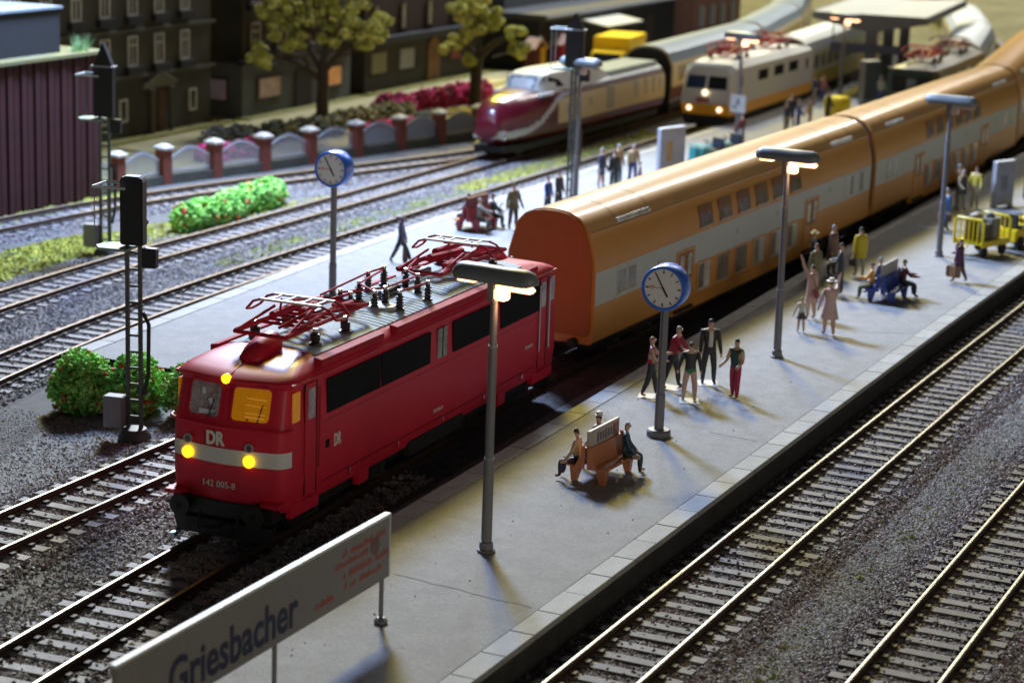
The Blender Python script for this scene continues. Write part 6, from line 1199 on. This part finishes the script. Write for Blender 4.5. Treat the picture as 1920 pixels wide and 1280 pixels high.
b = MB(); b.box(69.2, 84.6, 41.0, 41.9, -.02, .14); b.build('doorstep', mat('mossy_step', (.22, .20, .05), .9, var=.2), H3)
# dark goods hall with awning
H4 = thing('goods_hall', 'dark flat roofed hall with pale awning behind the yellow truck', 'building', (0, 0, GZ))
m_hall = mat('hall_dark_wall', (0.015, 0.016, 0.018), .85, var=.15)
b = MB(); b.box(86.5, 110, 38.8, 52, 0, 3.4); b.build('wall', m_hall, H4); b = MB(); b.box(86.0, 110.5, 38.2, 52.5, 3.4, 3.75); b.build('roof_slab', mat('hall_roof', (.055, .058, .064), .8, var=.15), H4)
b = MB(); b.tube([(86, 38.1, 3.6), (110.5, 38.1, 3.6)], .13, 8); b.build('gutter', mat('gutter_grey', (.16, .17, .19), .5), H4)
b = MB(); b.box(88, 109, 42, 52, 3.75, 7.2); b.build('upper_wall', mat('hall_upper', (.075, .08, .085), .85, var=.15), H4)
b = MB(); b.box(98.2, 98.5, 41.8, 42.0, 3.75, 7.2); b.build('downpipe', mat('pale_pipe', (.30, .31, .30), .6), H4)
b = MB(); b.loft([[(91.5, 38.3, 3.1), (97.5, 38.3, 3.1), (97.5, 36.2, 2.75), (91.5, 36.2, 2.75)], [(91.5, 38.3, 3.2), (97.5, 38.3, 3.2), (97.5, 36.2, 2.85), (91.5, 36.2, 2.85)]]); b.build('awning', mat('awning_pale', (.46, .46, .40), .7, var=.1), H4)
for x in (88, 90.5, 102, 105): b = MB(); b.box(x - .7, x + .7, 38.72, 38.82, .2, 2.6); b.build('gate', mat('hall_gate', (.05, .028, .02), .8, var=.2), H4)
# brown house far behind
H5 = thing('brown_house', 'reddish brown house cut off at the upper photo edge behind the silver coaches', 'building', (0, 0, GZ))
b = MB(); b.box(112, 122, 38.0, 46, 0, 8); b.build('wall', mat('rust_brick', (.16, .07, .04), .85, var=.25, vs=2), H5)
for x in (113.5, 115.7, 117.9, 120.1):
    for z in (1.2, 4): b = MB(); b.box(x - .5, x + .5, 37.92, 38.02, z, z + 1.5); o = b.build('window', mat('grey_sky_pane', (.25, .28, .32), .3), H5); b = MB(); b.box(x - .04, x + .04, 37.88, 37.94, z, z + 1.5); b.box(x - .58, x + .58, 37.86, 37.94, z - .12, z); b.build('window_bar', m_dr, o)
b = MB(); b.box(111.6, 122.4, 37.6, 46.4, 8, 8.4); b.build('roof', m_slate, H5)
# gabled booths and yellow truck
def booth(label, x, y, m1, m2, hh=1.9):
    t = thing('gabled_booth', label, 'booth', (x, y, GZ), R(-15)); b = MB(); b.box(-.5, 0, -.45, .45, 0, hh); b.build('dark_half', m1, t); b = MB(); b.box(0, .5, -.45, .45, 0, hh); b.build('bright_half', m2, t)
    b = MB(); b.prism([(-.5, hh), (.5, hh), (0, hh + .45)], -.45, .45, 'xz'); b.build('gable', m1, t)
    for s in (-1, 1): b = MB(); b.obox((s * .33, 0, hh + .24), (.95, 1.15, .07), ry=s * .73); b.build('roof', mat('booth_roof', (.42, .27, .22), .7), t)
    b = MB(); b.lathe([(.07, 0), (.1, .1), (.02, .2)], 8, (0, -.4, hh + .48)); b.build('finial', m_cap, t)
booth('brown and yellow gabled booth left of the crimson one', 84.7, 38.2, mat('booth_maroon', (.10, .015, .015), .7), mat('booth_yellow', (.60, .32, .02), .7))
booth('crimson gabled booth between the yellow one and the black signal', 88.2, 37.9, mat('booth_crimson', (.38, .03, .07), .7), mat('booth_crimson', (.38, .03, .07), .7))
V = thing('delivery_truck', 'bright yellow box truck parked behind the streamlined railcar', 'truck', (84.6, 33.4, GZ), R(8))
m_ty = mat('truck_yellow', (.92, .60, .008), .4, var=.05)
b = MB(); b.box(1.3, 5.6, -1.15, 1.15, .75, 2.75); b.build('cargo_box', m_ty, V, bevel=.04)
b = MB(); b.loft([[(0, -1.0, .5), (0, 1.0, .5), (0, 1.0, 1.25), (0, -1.0, 1.25)], [(.4, -1.05, .5), (.4, 1.05, .5), (.35, 1.0, 1.9), (.35, -1.0, 1.9)], [(1.25, -1.05, .5), (1.25, 1.05, .5), (1.25, 1.0, 1.95), (1.25, -1.0, 1.95)]]); b.build('cab', m_ty, V, bevel=.04)
b = MB(); b.add([(.02, -.85, 1.3), (.02, .85, 1.3), (.33, .85, 1.82), (.33, -.85, 1.82)], [(0, 1, 2, 3)]); b.build('windscreen', m_glassd, V, loc=(-.03, 0, 0))
for x in (.7, 4.4):
    for s in (-1, 1): b = MB(); b.lathe([(.02, -.1), (.38, -.1), (.4, 0), (.38, .1), (.02, .1)], 16, (x, s * .95, .4), axis='y'); b.build('wheel', m_black, V, smooth=40)
for s in (-1, 1): b = MB(); b.box(.5, 1.05, s * 1.03 - .02, s * 1.03 + .02, 1.25, 1.8); b.build('side_window', m_glassd, V)
# far platform and scenery at the upper right
b = MB(); b.add([(100.5, -20, GZ + .03), (189, -20, GZ + .03), (189, 120, GZ + .03), (100.5, 120, GZ + .03)], [(0, 1, 2, 3)]); tag(b.build('road', mat('far_road', (.15, .155, .14), .8, var=.4, vs=.2)), kind='structure')
b = MB(); b.loft([[(96, 8.6, GZ), (96, 9.2, GZ), (96, 9.2, 1.0), (96, 8.6, 1.0)], [(150, 30, GZ), (150, 30.6, GZ), (150, 30.6, 2.2), (150, 30, 2.2)]]); t = tag(b.build('retaining_wall', mat('grey_retaining_wall', (.13, .13, .15), .7, var=.15)), 'grey wall curving away behind the third orange coach', 'wall')

Sh = thing('grey_shed', 'blurred blue grey shed at the upper right photo corner', 'shed', (128, 9, GZ), R(12))
b = MB(); b.box(-4, 4, -5, 3, 0, 3.2); b.build('wall', mat('shed_grey', (.16, .19, .22), .8, var=.1), Sh); b = MB(); b.box(-4.4, 4.4, -5.4, 3.4, 3.2, 3.5); b.build('roof', mat('shed_roof', (.30, .34, .38), .7, var=.1), Sh); b = MB(); b.box(-4.05, -3.98, -2, 0, 0, 2.2); b.build('door', mat('shed_door', (.08, .05, .04), .8), Sh)
# ------------------------------------------------------------------ shrink the whole layout to true model size
for me in bpy.data.meshes: me.transform(Matrix.Scale(S, 4))
for o in bpy.data.objects:
    if o.type in ('MESH', 'EMPTY') or (o.type == 'LIGHT' and o.parent): o.location = o.location * S
